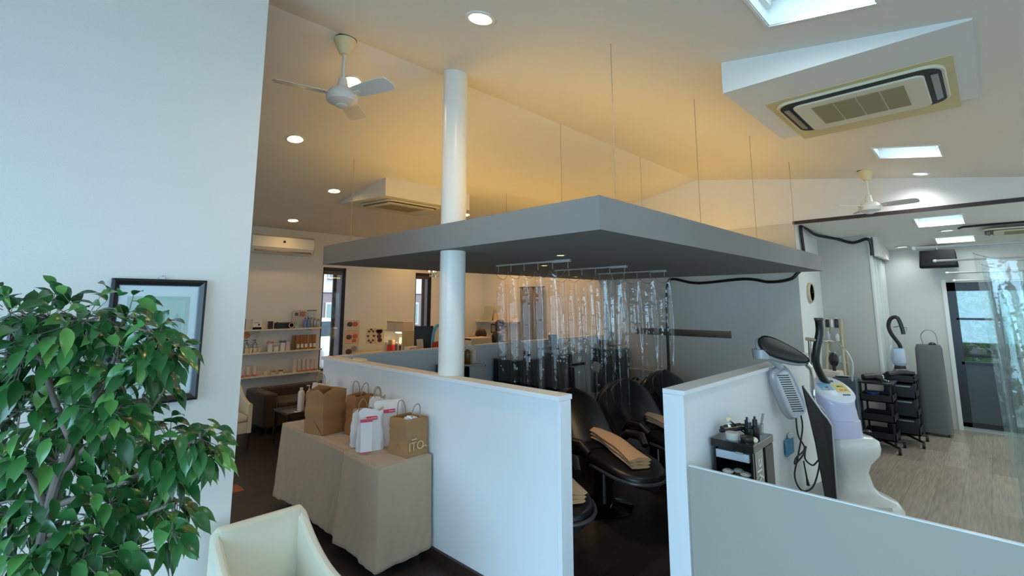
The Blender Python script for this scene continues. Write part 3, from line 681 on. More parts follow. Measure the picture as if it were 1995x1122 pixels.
for k, p in enumerate((570.5, 578.5, 586.5, 594.5, 604.5, 612)):
    x = PX(p); w = .031; t = T('refill_pouch', 'amber refill pouch on the middle shelf, %s from the left' % ('first', 'second', 'third', 'fourth', 'fifth', 'sixth')[k], 'pouch', (x, 8.28-.004*(k % 2), z), group='amber pouches on the middle shelf')
    M().sheet(lambda u, v: ((u-.5)*2*w, -.022*math.sin(math.pi*u)*(1-v)**.6, .235*v), 6, 8).sheet(lambda u, v: ((u-.5)*2*w, .022*math.sin(math.pi*u)*(1-v)**.6, .235*v), 6, 8).build('bag', gold if k else mat('olive_pouch', (118, 88, 34), .4), t, ang=60)
    if k: M().box(-.021, -.026, .03, .021, -.02, .09).build('label', paper, t)
z = SHZ[2]
pinkw = mat('blush_white', (230, 212, 204), .45); redb = mat('coral_base', (206, 116, 92), .5)
def tube_on_base(p, h, label, group, base=True):
    t = T('hair_tube', label, 'tube', (PX(p), 8.26, z), group=group)
    M().lathe([(.022, .028 if base else 0), (.026, h*.6), (.026, h*.98), (.022, h)], n=14).build('body', pinkw, t)
    M().lathe([(.027, 0), (.027, .03)], n=14).build('cap', redb if base else pinkw, t)
for k, p in enumerate((468, 477, 487, 499)): tube_on_base(p, .16, 'blush white tube with coral cap, %s of four at the left of the bottom shelf' % ('first', 'second', 'third', 'fourth')[k], 'tubes at the left of the bottom shelf')
for k, p in enumerate((519, 533, 547)): jar(PX(p), 8.26, z, .032, .06, cream_jar, [cream_jar, mat('tan_cap', (176, 140, 84), .5), mat('brown_cap', (120, 84, 46), .5)][k], '%s squat jar in the middle of the bottom shelf' % ('cream-lidded', 'tan-lidded', 'brown-lidded')[k], 'squat jars on the bottom shelf')
boxy('product_box', 571, 577, z, .21, pinkw, 'tall blush white carton on the bottom shelf', 'box')
for k, p in enumerate((583, 592, 601, 610, 618)): tube_on_base(p, .20-.006*k, 'tall blush tube with coral cap, %s of five at the right of the bottom shelf' % ('first', 'second', 'third', 'fourth', 'fifth')[k], 'tubes at the right of the bottom shelf')

# ------------------------------------------------------------------ posters between the windows
def poster(x0, z0, x1, z1, label, bg_, spots, cat='poster', y=YB):
    t = T('poster', label, cat, ((x0+x1)/2, y, z0)); w, h = (x1-x0)/2, z1-z0
    M().box(-w, -.012, 0, w, 0, h).build('sheet', bg_, t, smooth=False)
    for (sx, sz, r, mm) in spots: M().lathe([(.001, 0), (r, 0), (r*.98, .003), (.001, .003)], (sx*w, -.012, sz*h), 14, sx=1.25, rot=(R(90), 0, 0)).build('printed_photo', mm, t)
ph1 = mat('photo_dark', (84, 70, 62), .5, var=.5, vscale=50); ph2 = mat('photo_coral', (190, 104, 86), .5, var=.4, vscale=50); ph3 = mat('photo_grey', (140, 142, 142), .5, var=.4, vscale=50)
pk = mat('poster_peach', (220, 178, 156), .7)
poster(4.25, 1.37, 4.53, 1.55, 'top of the three small posters right of the left window', mat('poster_pale', (206, 200, 188), .7), [(-.35, .6, .045, ph1), (.4, .6, .045, ph2)])
poster(4.25, 1.14, 4.53, 1.36, 'peach middle poster of the three right of the left window', pk, [(-.4, .5, .045, ph1), (.45, .55, .04, ph2), (.3, .2, .035, ph2)])
poster(4.25, .90, 4.53, 1.13, 'bottom poster of the three right of the left window', mat('poster_pale', (206, 200, 188), .7), [(-.35, .4, .05, ph1), (.4, .6, .05, ph3)])
plum = mat('plum_ink', (84, 50, 66), .6)
poster(4.69, 1.11, 4.86, 1.39, 'pale sheet printed with a wreath, beside the lit cubby', mat('poster_cream', (214, 204, 184), .7), [(.7*math.cos(a), .5+.42*math.sin(a), .02, plum) for a in [k*6.283/8 for k in range(8)]])
poster(4.87, 1.11, 5.02, 1.39, 'sheet printed with a plum figure, beside the lit cubby', mat('poster_cream', (214, 204, 184), .7), [(0, .75, .045, plum), (-.5, .8, .03, plum), (.5, .8, .03, plum), (0, .45, .04, plum), (.2, .2, .04, plum)])

# ------------------------------------------------------------------ reception
t = T('reception_counter', 'white reception counter behind the rear partition', 'counter', (4.1, 5.75, 0))
M().box(0, .25, .0, 3.0, .30, 1.0).build('front_panel', part_m, t, smooth=False)
M().box(-.02, .22, 1.0, 3.04, .85, 1.035).build('counter_top', mat('counter_beige', (214, 196, 166), .5), t, bevel=.004)
for x in (0, 2.97): M().box(x, .30, 0, x+.03, .83, 1.0).build('side_panel', part_m, t, smooth=False)
t = T('back_counter', 'low white back counter along the rear wall', 'counter', (4.4, 7.0, 0))
M().box(0, .03, .06, 1.5, 1.32, .94).build('cabinet', part_m, t, smooth=False); M().box(-.02, 0, .94, 1.52, 1.34, .975).build('counter_top', shelf_m, t, bevel=.003)
t = T('display_cubby', 'white lit display cubby on the back counter', 'cabinet', (4.62, 7.40, .975), R(-90))
b = M(); b.box(-.30, 0, 0, -.28, .26, .42).box(.28, 0, 0, .30, .26, .42).box(-.28, 0, .40, .28, .26, .42).box(-.28, 0, 0, .28, .26, .02).box(-.28, .24, .02, .28, .26, .40); b.build('carcass', shelf_m, t, smooth=False)
M().box(.30, .0, 0, .304, .26, .42).build('side_panel', mat('cubby_cream', (206, 192, 150), .6), t, smooth=False)
M().lathe([(.06, 0), (.06, .012), (.04, .02)], (.08, .10, .375), 24, sx=1.9).build('lamp', mat('cubby_lamp', (255, 250, 235), .4, emit=(255, 240, 210), estr=4), t)
area('cubby_light', (4.73, 7.32, 1.33), (0, 0, -1), .12, .2, .6, (1, .86, .62))
t = T('gift_bag', 'red gift bag standing in the lit cubby', 'bag', (4.69, 7.53, .995), R(-90)); M().box(-.085, -.04, 0, .085, .04, .15).build('pouch', mat('red_paper', (190, 44, 44), .5), t, bevel=.006); M().box(-.07, -.03, .15, .06, .03, .23).build('tissue', mat('tan_tissue', (206, 166, 120), .7), t, bevel=.01)
t = T('table_lamp', 'small cream shaded lamp in the lit cubby', 'lamp', (4.80, 7.39, .995)); M().cyl((0, 0, 0), (0, 0, .18), .008).build('stem', chrome, t); M().lathe([(.05, .18), (.035, .27)], n=20).build('shade', mat('lamp_shade', (250, 232, 190), .6, emit=(255, 220, 160), estr=.8), t)
for k, y in enumerate((7.36, 7.28, 7.20)): bottle(4.68+.02*k, y, .995, .026, .2-.02*k, [mat('grey_bottle', (90, 84, 90), .4), mat('wine_bottle', (70, 26, 40), .4), mat('mauve_bottle', (150, 124, 150), .4)][k], '%s small bottle in the lit cubby' % ('grey', 'wine red', 'mauve')[k])
for k in range(2):
    t = T('carton', '%s of the two cream cartons on top of the lit cubby' % ('left', 'right')[k], 'box', (4.76, 7.53-.26*k, 1.395), R(-90), group='cream cartons on the cubby'); M().box(-.127, -.1, 0, .127, .1, .15).build('box', mat('cream_carton', (222, 196, 162), .6, var=.03), t, bevel=.004); M().box(-.128, -.101, .13, .128, -.099, .15).build('lid_edge', mat('carton_edge', (196, 160, 124), .6), t)
t = T('monitor', 'black computer monitor at the reception', 'monitor', (4.66, 6.55, 1.035))
M().cbox((0, 0, .28), (.30, .035, .36), (R(-6), 0, R(-35))).build('screen', black_pl, t, bevel=.006); M().cyl((0, .03, .0), (0, .03, .15), .02).build('stand', black_pl, t); M().box(-.1, -.06, 0, .1, .1, .012).build('foot', black_pl, t)
t = T('paper_stack', 'stack of white paper beside the monitor', 'paper', (4.30, 6.32, 1.035)); M().box(-.1, -.07, 0, .1, .07, .17).build('sheets', paper, t, smooth=False); M().cbox((0, 0, .172), (.19, .13, .004), (0, 0, .1)).build('top_sheet', paper, t)
boxes = ((4.25, 5.75+.3, .30, mat('cream_card2', (214, 196, 170), .7), 'cream price card standing on the reception counter'), (4.48, 5.99, .25, mat('red_card', (196, 62, 52), .6), 'red card standing on the reception counter'), (4.62, 6.07, .25, mat('orange_card', (214, 150, 100), .6), 'orange card standing on the reception counter'))
for x, y, h, mm, lb in boxes:
    t = T('counter_card', lb, 'card', (x, y, 1.035)); M().cbox((0, 0, h/2), (.11, .006, h), (R(-8), 0, 0)).build('sheet', mm, t); M().box(-.05, -.01, 0, .05, .03, .012).build('stand', paper, t)
tag(M().tube(smooth_pts([(4.68, 6.3, 1.04), (4.65, 6.3, 1.2), (4.67, 6.3, 1.4), (4.73, 6.3, 1.5), (4.81, 6.3, 1.48), (4.85, 6.3, 1.3), (4.83, 6.3, 1.04)]), [.02]+[.026]*35+[.02], 10).build('blue_wrap', mat('sky_blue_cloth', (86, 164, 204), .6, var=.1)), 'sky blue looped wrap standing beside the column', 'wrap')
t = T('document_box', 'cream document box behind the rear partition', 'box', (5.45, 6.15, 1.035)); M().box(-.25, -.13, 0, .2, .13, .26).build('box', mat('cream_card2', (214, 196, 170), .7), t, bevel=.004); M().box(-.25, -.135, .235, .2, .135, .262).build('lid', mat('cream_card3', (224, 206, 180), .7), t)
# corner shelf with a picture and a sign
t = T('corner_shelf', 'white shelf on the warm end wall above the two people', 'shelf', (XB, 7.2, 1.47)); M().box(-.22, 0, -.025, -.001, 1.18, 0).build('board', shelf_m, t, smooth=False, bevel=.002); M().box(-.2, .02, -.045, -.001, .04, -.025).build('bracket', shelf_m, t)
t = T('framed_print', 'white framed print leaning on the corner shelf', 'picture', (7.44, 8.1, 1.47), rot=(0, R(10), 0)); M().box(-.01, -.16, 0, .01, .12, .33).build('frame', mat('greenish_frame', (196, 190, 160), .6), t, bevel=.004); M().box(-.013, -.13, .03, -.009, .09, .3).build('print', mat('print_grey', (190, 190, 176), .7), t)
t = T('desk_sign', 'cream printed sign on the corner shelf', 'sign', (7.46, 7.76, 1.47), rot=(0, R(12), 0)); M().box(-.006, -.17, 0, .006, .13, .17).build('board', mat('cream_sign', (226, 196, 160), .7), t); M().box(-.008, -.12, .05, -.006, .08, .055).box(-.008, -.12, .09, -.006, .06, .095).box(-.008, -.12, .12, -.006, .08, .125).build('printed_line', mat('sign_line', (170, 130, 100), .7), t)
t = T('framed_print', 'small dark framed print on the wall below the corner shelf', 'picture', (XB-.012, 7.98, 1.3)); M().box(-.015, -.12, -.1, 0, .12, .1).build('frame', mat('umber_frame', (92, 80, 70), .6), t); M().box(-.017, -.09, -.07, -.014, .09, .07).build('print', mat('print_grey', (190, 190, 176), .7), t)
# slim curtained window in the warm end wall
t = T('curtain', 'grey curtain over the slim window of the warm end wall', 'curtain', (XB-.03, 6.83, 0))
M().sheet(lambda u, v: (-.03-.022*math.sin(u*26), -.315+.63*u, .75+v*1.43), 60, 4).build('cloth', mat('grey_curtain', (126, 120, 116), .8, sheen=.2), t, ang=80, solid=.006)
M().cyl((-.03, -.34, 2.185), (-.03, .34, 2.185), .012).build('rod', mat('umber_rod', (70, 58, 50), .5), t)
# ------------------------------------------------------------------ two people behind the rear partition
def person(name, pts, edges, radii, loc, rz, label, shirt, trousers, hair_fn, hairm, waist):
    me = bpy.data.meshes.new('person'); me.from_pydata(pts, edges, [])
    o = bpy.data.objects.new(name, me); col.objects.link(o)
    sk = o.modifiers.new('skin', 'SKIN'); sk.use_smooth_shade = True
    for i, r in enumerate(radii):
        v = me.skin_vertices[0].data[i]; v.radius = r if isinstance(r, tuple) else (r, r); v.use_root = (i == 0)
    sb = o.modifiers.new('sub', 'SUBSURF'); sb.levels = 1; sb.render_levels = 1
    dg = bpy.context.evaluated_depsgraph_get(); nm = bpy.data.meshes.new_from_object(o.evaluated_get(dg))
    o.modifiers.clear(); o.data = nm
    skin_m = mat('skin', (206, 160, 132), .5)
    for m_ in (shirt, trousers, skin_m): nm.materials.append(m_)
    head = Vector(pts[HEAD]); neck = Vector(pts[NECK])
    hands = [Vector(pts[i]) for i in HANDS]
    for p in nm.polygons:
        c = p.center
        p.use_smooth = True
        if (c-head).length < .15 or (c-neck).length < .05 or min((c-h).length for h in hands) < .12: p.material_index = 2
        elif c.z < waist: p.material_index = 1
    o.location = loc; o.rotation_euler = (0, 0, rz)
    tag(o, label, 'person')
    hair_fn(head).build('hair', hairm, o)
    b = M()
    for s_ in (-1, 1): b.ball((head.x+s_*.032, head.y-.088, head.z+.0), .011, 8, 6)
    b.build('eyes', black_pl, o)
    M().ball((head.x, head.y-.10, head.z-.03), (.014, .02, .022), 8, 6).build('nose', skin_m, o)
    M().ball((head.x, head.y-.088, head.z-.068), (.024, .01, .007), 8, 6).build('mouth', mat('lips', (170, 90, 84), .5), o)
    b = M()
    for s_ in (-1, 1): b.ball((head.x+s_*.088, head.y+.005, head.z-.01), (.014, .022, .032), 8, 6)
    b.build('ears', skin_m, o)
    return o
# pelvis, spine, chest, neck, head, crown | legs | arms (+fingers)
def skeleton(lean, hz):
    p = [(0, .0, .84), (0, -.02-lean*.2, .98), (0, -.03-lean*.6, 1.14), (0, -.04-lean, 1.26), (0, -.05-lean*1.15, 1.33), (0, -.06-lean*1.4, hz), (0, -.07-lean*1.45, hz+.06)]
    e = [(i, i+1) for i in range(6)]; r = [(.15, .11), (.14, .10), (.16, .10), (.13, .08), .05, (.075, .09), (.06, .07)]
    hands = []
    for s in (-1, 1):
        b = len(p); p += [(s*.10, 0, .80), (s*.11, -.01, .46), (s*.11, .02, .08), (s*.11, -.12, .04)]
        e += [(0, b), (b, b+1), (b+1, b+2), (b+2, b+3)]; r += [.10, .065, .045, .035]
        b = len(p); sh = p[3]
        p += [(s*.17, sh[1], sh[2]-.02), (s*.22, sh[1]-.02, 1.08), (s*.14, sh[1]-.24, 1.085), (s*.12, sh[1]-.32, 1.075)]
        e += [(3, b), (b, b+1), (b+1, b+2), (b+2, b+3)]; r += [.06, .045, .032, (.04, .018)]
        h = b+3; hands.append(h)
        for k in range(4):
            c = len(p); q = p[h]; x = q[0]+(k-1.5)*.02
            p += [(x, q[1]-.05-.006*(k in (1, 2)), q[2]), (x, q[1]-.085-.01*(k in (1, 2)), q[2]-.012)]; e += [(h, c), (c, c+1)]; r += [.009, .007]
        c = len(p); q = p[h]; p += [(q[0]-s*.045, q[1]-.02, q[2])]; e += [(h, c)]; r += [.009]
    return p, e, r, hands
HEAD, NECK = 5, 4
def short_hair(h):
    b = M(); b.ball((h.x, h.y+.02, h.z+.03), (.10, .105, .11), 18, 12); b.ball((h.x, h.y+.05, h.z-.04), (.09, .07, .10), 14, 10); return b
p, e, r, HANDS = skeleton(.10, 1.41)
person('person', p, e, r, (6.55, 7.0, 0), R(35), 'person in a navy top with dark brown hair looking down behind the counter', mat('navy_knit', (40, 46, 66), .85), mat('dark_trousers', (34, 34, 40), .85), short_hair, mat('dark_brown_hair', (48, 28, 26), .45), .86)
def long_hair(h):
    b = M(); b.ball((h.x, h.y+.015, h.z+.03), (.105, .11, .11), 18, 12)
    b.tube([(h.x, h.y+.07, h.z+.02), (h.x+.02, h.y+.10, h.z-.10), (h.x+.05, h.y+.06, h.z-.22)], [.06, .065, .03], 10); return b
p, e, r, HANDS = skeleton(.24, 1.27)
person('person', p, e, r, (6.14, 7.0, 0), R(-25), 'person in a light grey top bending forward behind the counter', mat('light_grey_shirt', (150, 146, 140), .85), mat('dark_trousers', (34, 34, 40), .85), long_hair, mat('maroon_hair', (50, 24, 28), .45), .86)

# ------------------------------------------------------------------ shampoo room
blk_leather = mat('black_leather', (20, 20, 23), .38, bump=.12, bscale=200, var=.05)
rim_m = mat('dark_rim', (70, 68, 68), .3)
def shampoo_chair(loc, rz, label):
    t = T('shampoo_chair', label, 'salon chair', loc, rz, group='black shampoo recliners')
    M().lathe([(.26, 0), (.27, .015), (.25, .03), (.10, .06), (.09, .34), (.16, .38)], n=28).build('base', black_gl, t)
    def pad(y0, y1, z0, z1, hw0, hw1, th, round_end, nm, par):
        n = 14; rs = []
        for i in range(n+1):
            u = i/n; y = y0+(y1-y0)*u; z = z0+(z1-z0)*u+.03*math.sin(u*3.14)
            w = hw0+(hw1-hw0)*u
            if round_end: w *= math.sqrt(max(.02, 1-max(0, (u-.55)/.46)**2))
            q = []
            for j in range(16):
                a = 2*math.pi*j/16; ca, sa = math.cos(a), math.sin(a)
                q.append((w*math.copysign(abs(ca)**.5, ca), y, z+th*math.copysign(abs(sa)**.7, sa)))
            rs.append(q)
        return M().rings(rs).build(nm, blk_leather, par, ang=60)
    pad(.2, -.1, .47, .50, .27, .27, .06, False, 'seat', t)
    lr = pad(-.08, -.72, .50, .42, .27, .25, .05, True, 'leg_rest', t)
    pts = []
    for i in range(25):
        a = math.pi*i/24; pts.append((.265*math.cos(a), -.38-.36*math.sin(a)**.8 if 0 < i < 24 else -.2, .455-.03*math.sin(a)))
    M().tube(pts, .014, 8).build('rim', rim_m, lr)
    bs = []
    for i in range(15):
        u = i/14; y = .15+.45*u; z = .48+.44*u+.02*math.sin(u*3.1)
        w = .265*math.sqrt(max(.02, 1-max(0, (u-.62)/.385)**2.2)); q = []
        for j in range(18):
            a = 2*math.pi*j/18; ca, sa = math.cos(a), math.sin(a)
            d_ = .07*math.copysign(abs(sa)**.8, sa)+.05*(1-(ca)**2)*(-1)
            q.append((w*ca, y+d_*.7, z-d_*.6))
        bs.append(q)
    M().rings(bs).build('backrest', blk_leather, t, ang=60)
    for s in (-1, 1): M().tube([(s*.30, .18, .50), (s*.33, .05, .60), (s*.33, -.15, .62), (s*.30, -.24, .56)], [.03, .04, .04, .03], 10).build('armrest', blk_leather, t)
    return t
CH = [(3.00, 2.76), (4.00, 2.74), (4.97, 2.70), (5.92, 2.70)]
NM = ['black shampoo recliner half hidden behind the front partition end', 'black shampoo recliner with a long tan towel in the middle of the entrance', 'black shampoo recliner behind the one in the entrance, second from the end wall', 'black shampoo recliner furthest back, beside the side partition']
c0 = None
for (x, y), lb in zip(CH, NM):
    if c0 is None: c0 = shampoo_chair((x, y, 0), R(-22), lb)
    else: copy_tree(c0, label=lb, loc=(x, y, 0))
cape_m = mat('black_nylon_cape', (26, 28, 33), .3, bump=.1, bscale=30, sheen=.2)
tan_m = mat('tan_towel', (212, 164, 112), .95, bump=.5, bscale=500, sheen=.4, var=.06)
random.seed(5)
for k, (x, y) in enumerate(CH):
    wh = ['half hidden behind the front partition end', 'in the middle of the entrance', 'second from the end wall', 'furthest back'][k]
    t = T('salon_cape', 'black cape draped on the recliner ' + wh, 'cape', (x, y, 0), R(-22), group='capes on the recliners')
    def cf(u, v):
        a = (u-.5)*2; w = .295-.01*v
        yy = .60-.46*v+.03*math.cos(a*9)*v*.4; zz = .965-.43*v-.30*(1-.55*v)*(1-math.sqrt(1-.98*a*a))+.012*math.sin(a*14)*v
        return (a*w*(1+.25*v), yy+.09*abs(a)**2*(1)+.0-.10*(1-abs(a)**2)*(.35+v*.3), zz)
    M().sheet(cf, 26, 12).sheet(lambda u, v: ((u-.5)*.59*(1-.1*v), .63+.09*abs((u-.5)*2)**2-.035*(1-abs((u-.5)*2)**2)*(1-v)+.13*v, .965-.30*(1-math.sqrt(1-.98*((u-.5)*2)**2))-.30*v), 26, 6).build('cloth', cape_m, t, ang=80, solid=.008)
    t = T('towel', 'folded tan towel laid on the recliner ' + wh, 'towel', (x+(.05 if k == 0 else 0), y-(.06 if k == 0 else -.0), 0), R(-27), group='tan towels on the recliners')
    b = M()
    def tow(off):
        rs = []
        for i in range(19):
            u = i/18; yy = .28-.88*u; zz = .575-.06*max(0, (u-.3)/.7)**1.6+.02*off+.01*math.sin(u*3.1)
            w = .095+.008*math.sin(u*11+off)+.02*u
            rs.append([(-w+.04, yy, zz), (-w+.03, yy, zz+.012), (0, yy, zz+.032), (w-.02, yy, zz+.014), (w, yy, zz+.002), (w-.02, yy, zz-.008), (0, yy, zz-.006)])
        return rs
    for q in (0, 1.3, 2.6): b.rings(tow(q))
    b.build('cloth', tan_m, t, ang=70)
# washbasins at the heads
basin_m = mat('white_ceramic', (205, 202, 196), .2, coat=.4, var=.01)
for k, (x, y) in enumerate(CH):
    t = T('wash_basin', 'white wash basin at the head of the recliner ' + ['half hidden behind the front partition end', 'in the middle of the entrance', 'second from the end wall', 'furthest back'][k], 'basin', (x+.46, y+1.12, 0), R(-22), group='wash basins')
    M().prism(rrect(.27, .24, .1), lambda a, c: (a*.9, c*.9, .52), lambda a, c: (a, c, .66)).build('bowl', basin_m, t, bevel=.02)
    M().prism(rrect(.19, .16, .08), lambda a, c: (a, c-.02, .655), lambda a, c: (a, c-.02, .664)).build('hollow', mat('basin_hollow', (38, 38, 40), .3), t)
    M().box(-.17, -.02, 0, .17, .2, .52).build('pedestal', black_gl, t, bevel=.01)
    M().tube([(.12, .18, .66), (.12, .17, .74), (.10, .08, .78), (.08, .0, .76)], [.014, .014, .018, .026], 10).build('shower', black_pl, t)
# backbar cabinets
cab_m = mat('black_cabinet', (16, 16, 17), .35, var=.1)
cw = mat('grey_white_towel', (176, 176, 176), .9, bump=.3, bscale=300)
def backbar(x0, x1, label, z=1.11, y0=4.52, y1=4.94):
    t = T('backbar_cabinet', label, 'cabinet', (x0, y0, 0), group='black backbar cabinets'); w = x1-x0; d_ = y1-y0
    b = M(); b.box(0, .0, .05, .02, d_, z-.02).box(w-.02, 0, .05, w, d_, z-.02).box(.02, d_-.02, .05, w-.02, d_, z-.02)
    for zz in (.05, .42, .76): b.box(.02, .02, zz, w-.02, d_-.02, zz+.02)
    b.build('carcass', cab_m, t, smooth=False)
    M().box(-.01, -.015, z-.02, w+.01, d_, z).build('top', black_gl, t, bevel=.003)
    M().box(.03, .005, .10, w-.03, .02, .40).build('door', cab_m, t, smooth=False)
    for x in (.05, w-.05): M().cyl((x, .06, 0), (x, .06, .05), .02).cyl((x, d_-.06, 0), (x, d_-.06, .05), .02).build('caster', black_pl, t)
    return t
backbar(3.72, 4.12, 'narrow black backbar cabinet just right of the column'); backbar(4.68, 5.10, 'black backbar cabinet with a white box on top, right of the column'); backbar(5.75, 6.20, 'black backbar cabinet with bottles and a picture, in the middle of the row'); backbar(7.00, 7.42, 'black backbar cabinet nearest the end wall', 1.10)
def hang(x, y, z, w, h, m, label, n=3, name='towel'):
    t = T(name, label, name, (x, y, z)); M().sheet(lambda u, v: ((u-.5)*w, -.006-.012*math.sin(u*n*6.28)*v, -h*v), 24, 5).sheet(lambda u, v: ((u-.5)*w, -.006+.12*v, .006), 10, 2).build('cloth', m, t, ang=80, solid=.012)
hang(3.96, 4.475, 1.117, .24, .22, cw, 'grey white towel hung over the narrow cabinet by the column')
for k, (x, y, m) in enumerate(((3.86, 4.66, mat('ivory_bottle', (220, 206, 180), .35)), (3.98, 4.68, mat('amber_bottle', (112, 70, 24), .3)), (4.07, 4.66, mat('ivory_bottle', (220, 206, 180), .35)))):
    bottle(x, y, 1.11, .04, .20, m, ['left ivory pump bottle on the narrow cabinet by the column', 'amber pump bottle on the narrow cabinet by the column', 'right ivory pump bottle on the narrow cabinet by the column'][k], pump=True, capm=mat('ivory_bottle', (220, 206, 180), .35))
t = T('tissue_box', 'beige tissue box on the cabinet right of the column', 'box', (4.799, 4.66, 1.11)); M().box(-.09, -.07, 0, .09, .07, .12).build('carton', mat('beige_box', (196, 184, 166), .7), t, bevel=.004); M().box(-.07, -.05, .12, .07, .05, .26).build('upper_carton', mat('beige_box2', (206, 192, 172), .7), t, bevel=.004)
t = T('folded_towels', 'folded brown towels on the cabinet right of the column', 'towel', (4.967, 4.70, 1.11))
for i in range(3): M().box(-.11, -.08, .03*i, .11, .08, .03*i+.028).build('layer', mat('umber_towel', (74, 52, 46), .95, bump=.3), t, bevel=.01)
for k, x in enumerate((4.757, 4.869, 5.009)): hang(x, 4.475, 1.09, .11, .5+.04*k, mat('charcoal_cloth', (30, 30, 32), .95, bump=.3, bscale=300), 'charcoal cloth hanging on the cabinet right of the column, %s from the left' % ('first', 'second', 'third')[k], 1, 'cloth')
t = T('picture_stand', 'small grey picture at the back of the middle cabinet', 'picture', (5.878, 4.84, 1.11), rot=(R(-10), 0, 0)); M().box(-.1, 0, .04, .1, .02, .27).build('frame', mat('umber_frame', (92, 80, 70), .6), t); M().box(-.08, -.003, .06, .08, .001, .25).build('print', mat('print_dark', (96, 92, 84), .6), t)
hang(5.990, 4.48, 1.117, .36, .14, cw, 'grey white cloth along the front of the middle cabinet', 5)
hang(6.014, 4.475, .92, .32, .42, cw, 'large grey white towel hanging on the middle cabinet', 2)
t = T('flower_ornament', 'round golden flower ornament on the middle cabinet', 'ornament', (6.030, 4.72, 1.11)); M().lathe([(.05, 0), (.06, .07), (.045, .09)], n=16).build('pot', mat('blush_pot', (220, 190, 160), .5), t); M().ball((0, 0, .14), (.055, .05, .055), 14, 9).build('bloom', mat('golden_bloom', (176, 112, 24), .7, bump=.5, bscale=60), t)
for k, x in enumerate((5.814, 5.878, 5.942, 6.094, 6.142)): bottle(x, 4.60+.02*(k % 2), 1.11, .028, .13+.02*(k % 3), [wbot, mat('smoke_bottle', (110, 108, 112), .3), wbot, mat('blush_bottle', (222, 190, 168), .4), wbot][k], 'small bottle on the middle cabinet, %s from the left' % ('first', 'second', 'third', 'fourth', 'fifth')[k], group='small bottles on the middle cabinet')
for k, x in enumerate((7.070, 7.154, 7.238, 7.322)): hang(x, 4.475, 1.08, .08, .62, mat('charcoal_cloth', (30, 30, 32), .95, bump=.3, bscale=300), 'charcoal cloth hanging on the cabinet nearest the end wall, %s from the left' % ('first', 'second', 'third', 'fourth')[k], 1, 'cloth')
t = T('box', 'flat pale box on the cabinet nearest the end wall', 'box', (7.16, 4.66, 1.10)); M().box(-.13, -.1, 0, .13, .1, .03).build('tray', mat('grey_box', (150, 144, 142), .6), t, bevel=.004); M().box(-.11, -.08, .03, .0, .06, .06).build('lid', mat('umber_towel2', (80, 66, 62), .8), t)
t = T('tiered_shelf', 'white three-tier shelf beside the end wall', 'shelf', (7.34, 4.14, 0))
for z in (.2, .5, .79): M().box(-.2, -.24, z, .22, .24, z+.02).build('tier', mat('tier_grey_white', (190, 190, 188), .5), t, bevel=.004)
for x in (-.19, .21):
    for y in (-.23, .23): M().cyl((x, y, 0), (x, y, .79), .012).build('post', mat('tier_grey_white', (190, 190, 188), .5), t)
t = T('framed_notice', 'small framed notice on the rear partition near the end wall', 'picture', (7.42, 5.0, 1.13)); M().box(-.14, -.02, -.06, .12, 0, .08).build('frame', mat('umber_frame', (92, 80, 70), .6), t); M().box(-.12, -.023, -.04, .10, -.019, .06).build('print', mat('print_taupe', (130, 118, 106), .6), t)
t = T('hand_towel_stack', 'white towels on a stand between the two rightmost cabinets', 'towel', (6.62, 4.62, 0)); M().cyl((0, 0, 0), (0, 0, .78), .012).build('stand', steel, t); M().lathe([(.12, 0), (.12, .02)], n=20).build('foot', steel, t); M().cbox((0, 0, .84), (.13, .1, .16), (.2, .3, .4)).build('towels', cw, t, bevel=.02)
# clear vinyl sheets on rails under the canopy
vinyl = clear_mat('clear_vinyl', (250, 248, 246), .06, .02, .045, .5, .24)
hem_m = clear_mat('vinyl_hem', (226, 222, 218), .08, .08, .1)
def vinyl_sheet(X, ya, yb, zt, zb, name, label, folds, amp, par_z, hooks, seed):
    t = T(name, label, 'curtain', (X, ya, par_z), group='clear vinyl sheets')
    L = yb-ya; rnd = random.Random(seed); ph = [rnd.random()*6.28 for _ in range(6)]
    def fn(u, v):
        sag = .075*abs(math.sin(u*math.pi*hooks))**.8
        z = (zt-par_z)-sag*(1-v)**2+(zb-zt)*v
        f = amp*(.35+.65*min(1, v*3))
        x = f*(math.sin(u*folds*6.28+ph[0]+1.2*math.sin(v*3+ph[1]))+.5*math.sin(u*folds*13.1+ph[2]+1.6*v)+.35*math.sin(u*31+v*5+ph[3]))
        y = L*u*(1-.03*v)+.3*f*math.cos(u*folds*6.28+ph[4])
        return (x, y, z)
    sh = M().sheet(fn, 130, 46).build('sheet', vinyl, t, ang=180)
    M().tube([fn(i/110, .002) for i in range(111)], .0028, 5).build('hem', hem_m, sh)
    return t
rail_m = mat('rail_white', (176, 174, 168), .4)
for k, (X, ya, yb, y2, zb) in enumerate(((3.70, 2.85, 3.87, 2.90, 1.05), (4.76, 2.88, 3.92, 2.90, .66), (5.76, 2.92, 3.95, 2.86, .72))):
    w = ('nearest the column', 'in the middle', 'nearest the end wall')[k]
    t = T('curtain_rail', 'short white curtain rail under the canopy, the one ' + w, 'rail', (X, ya, 2.27), group='curtain rails under the canopy')
    M().box(-.006, 0, -.018, .006, yb-ya, -.002).build('track', rail_m, t, smooth=False); M().box(-.014, 0, -.026, .014, .2, -.0).build('mount', rail_m, t, smooth=False)
    for i in range(6): M().cyl((0, .03+(yb-ya-.06)*i/5, -.018), (0, .03+(yb-ya-.06)*i/5, -.085), .003, n=6).build('hook', rail_m, t)
    vinyl_sheet(X, y2+.0, yb, 2.185, zb, 'vinyl_curtain', 'clear vinyl sheet under the canopy, hanging on the rail ' + w, 5, .028, 2.185, 5, 20+k)
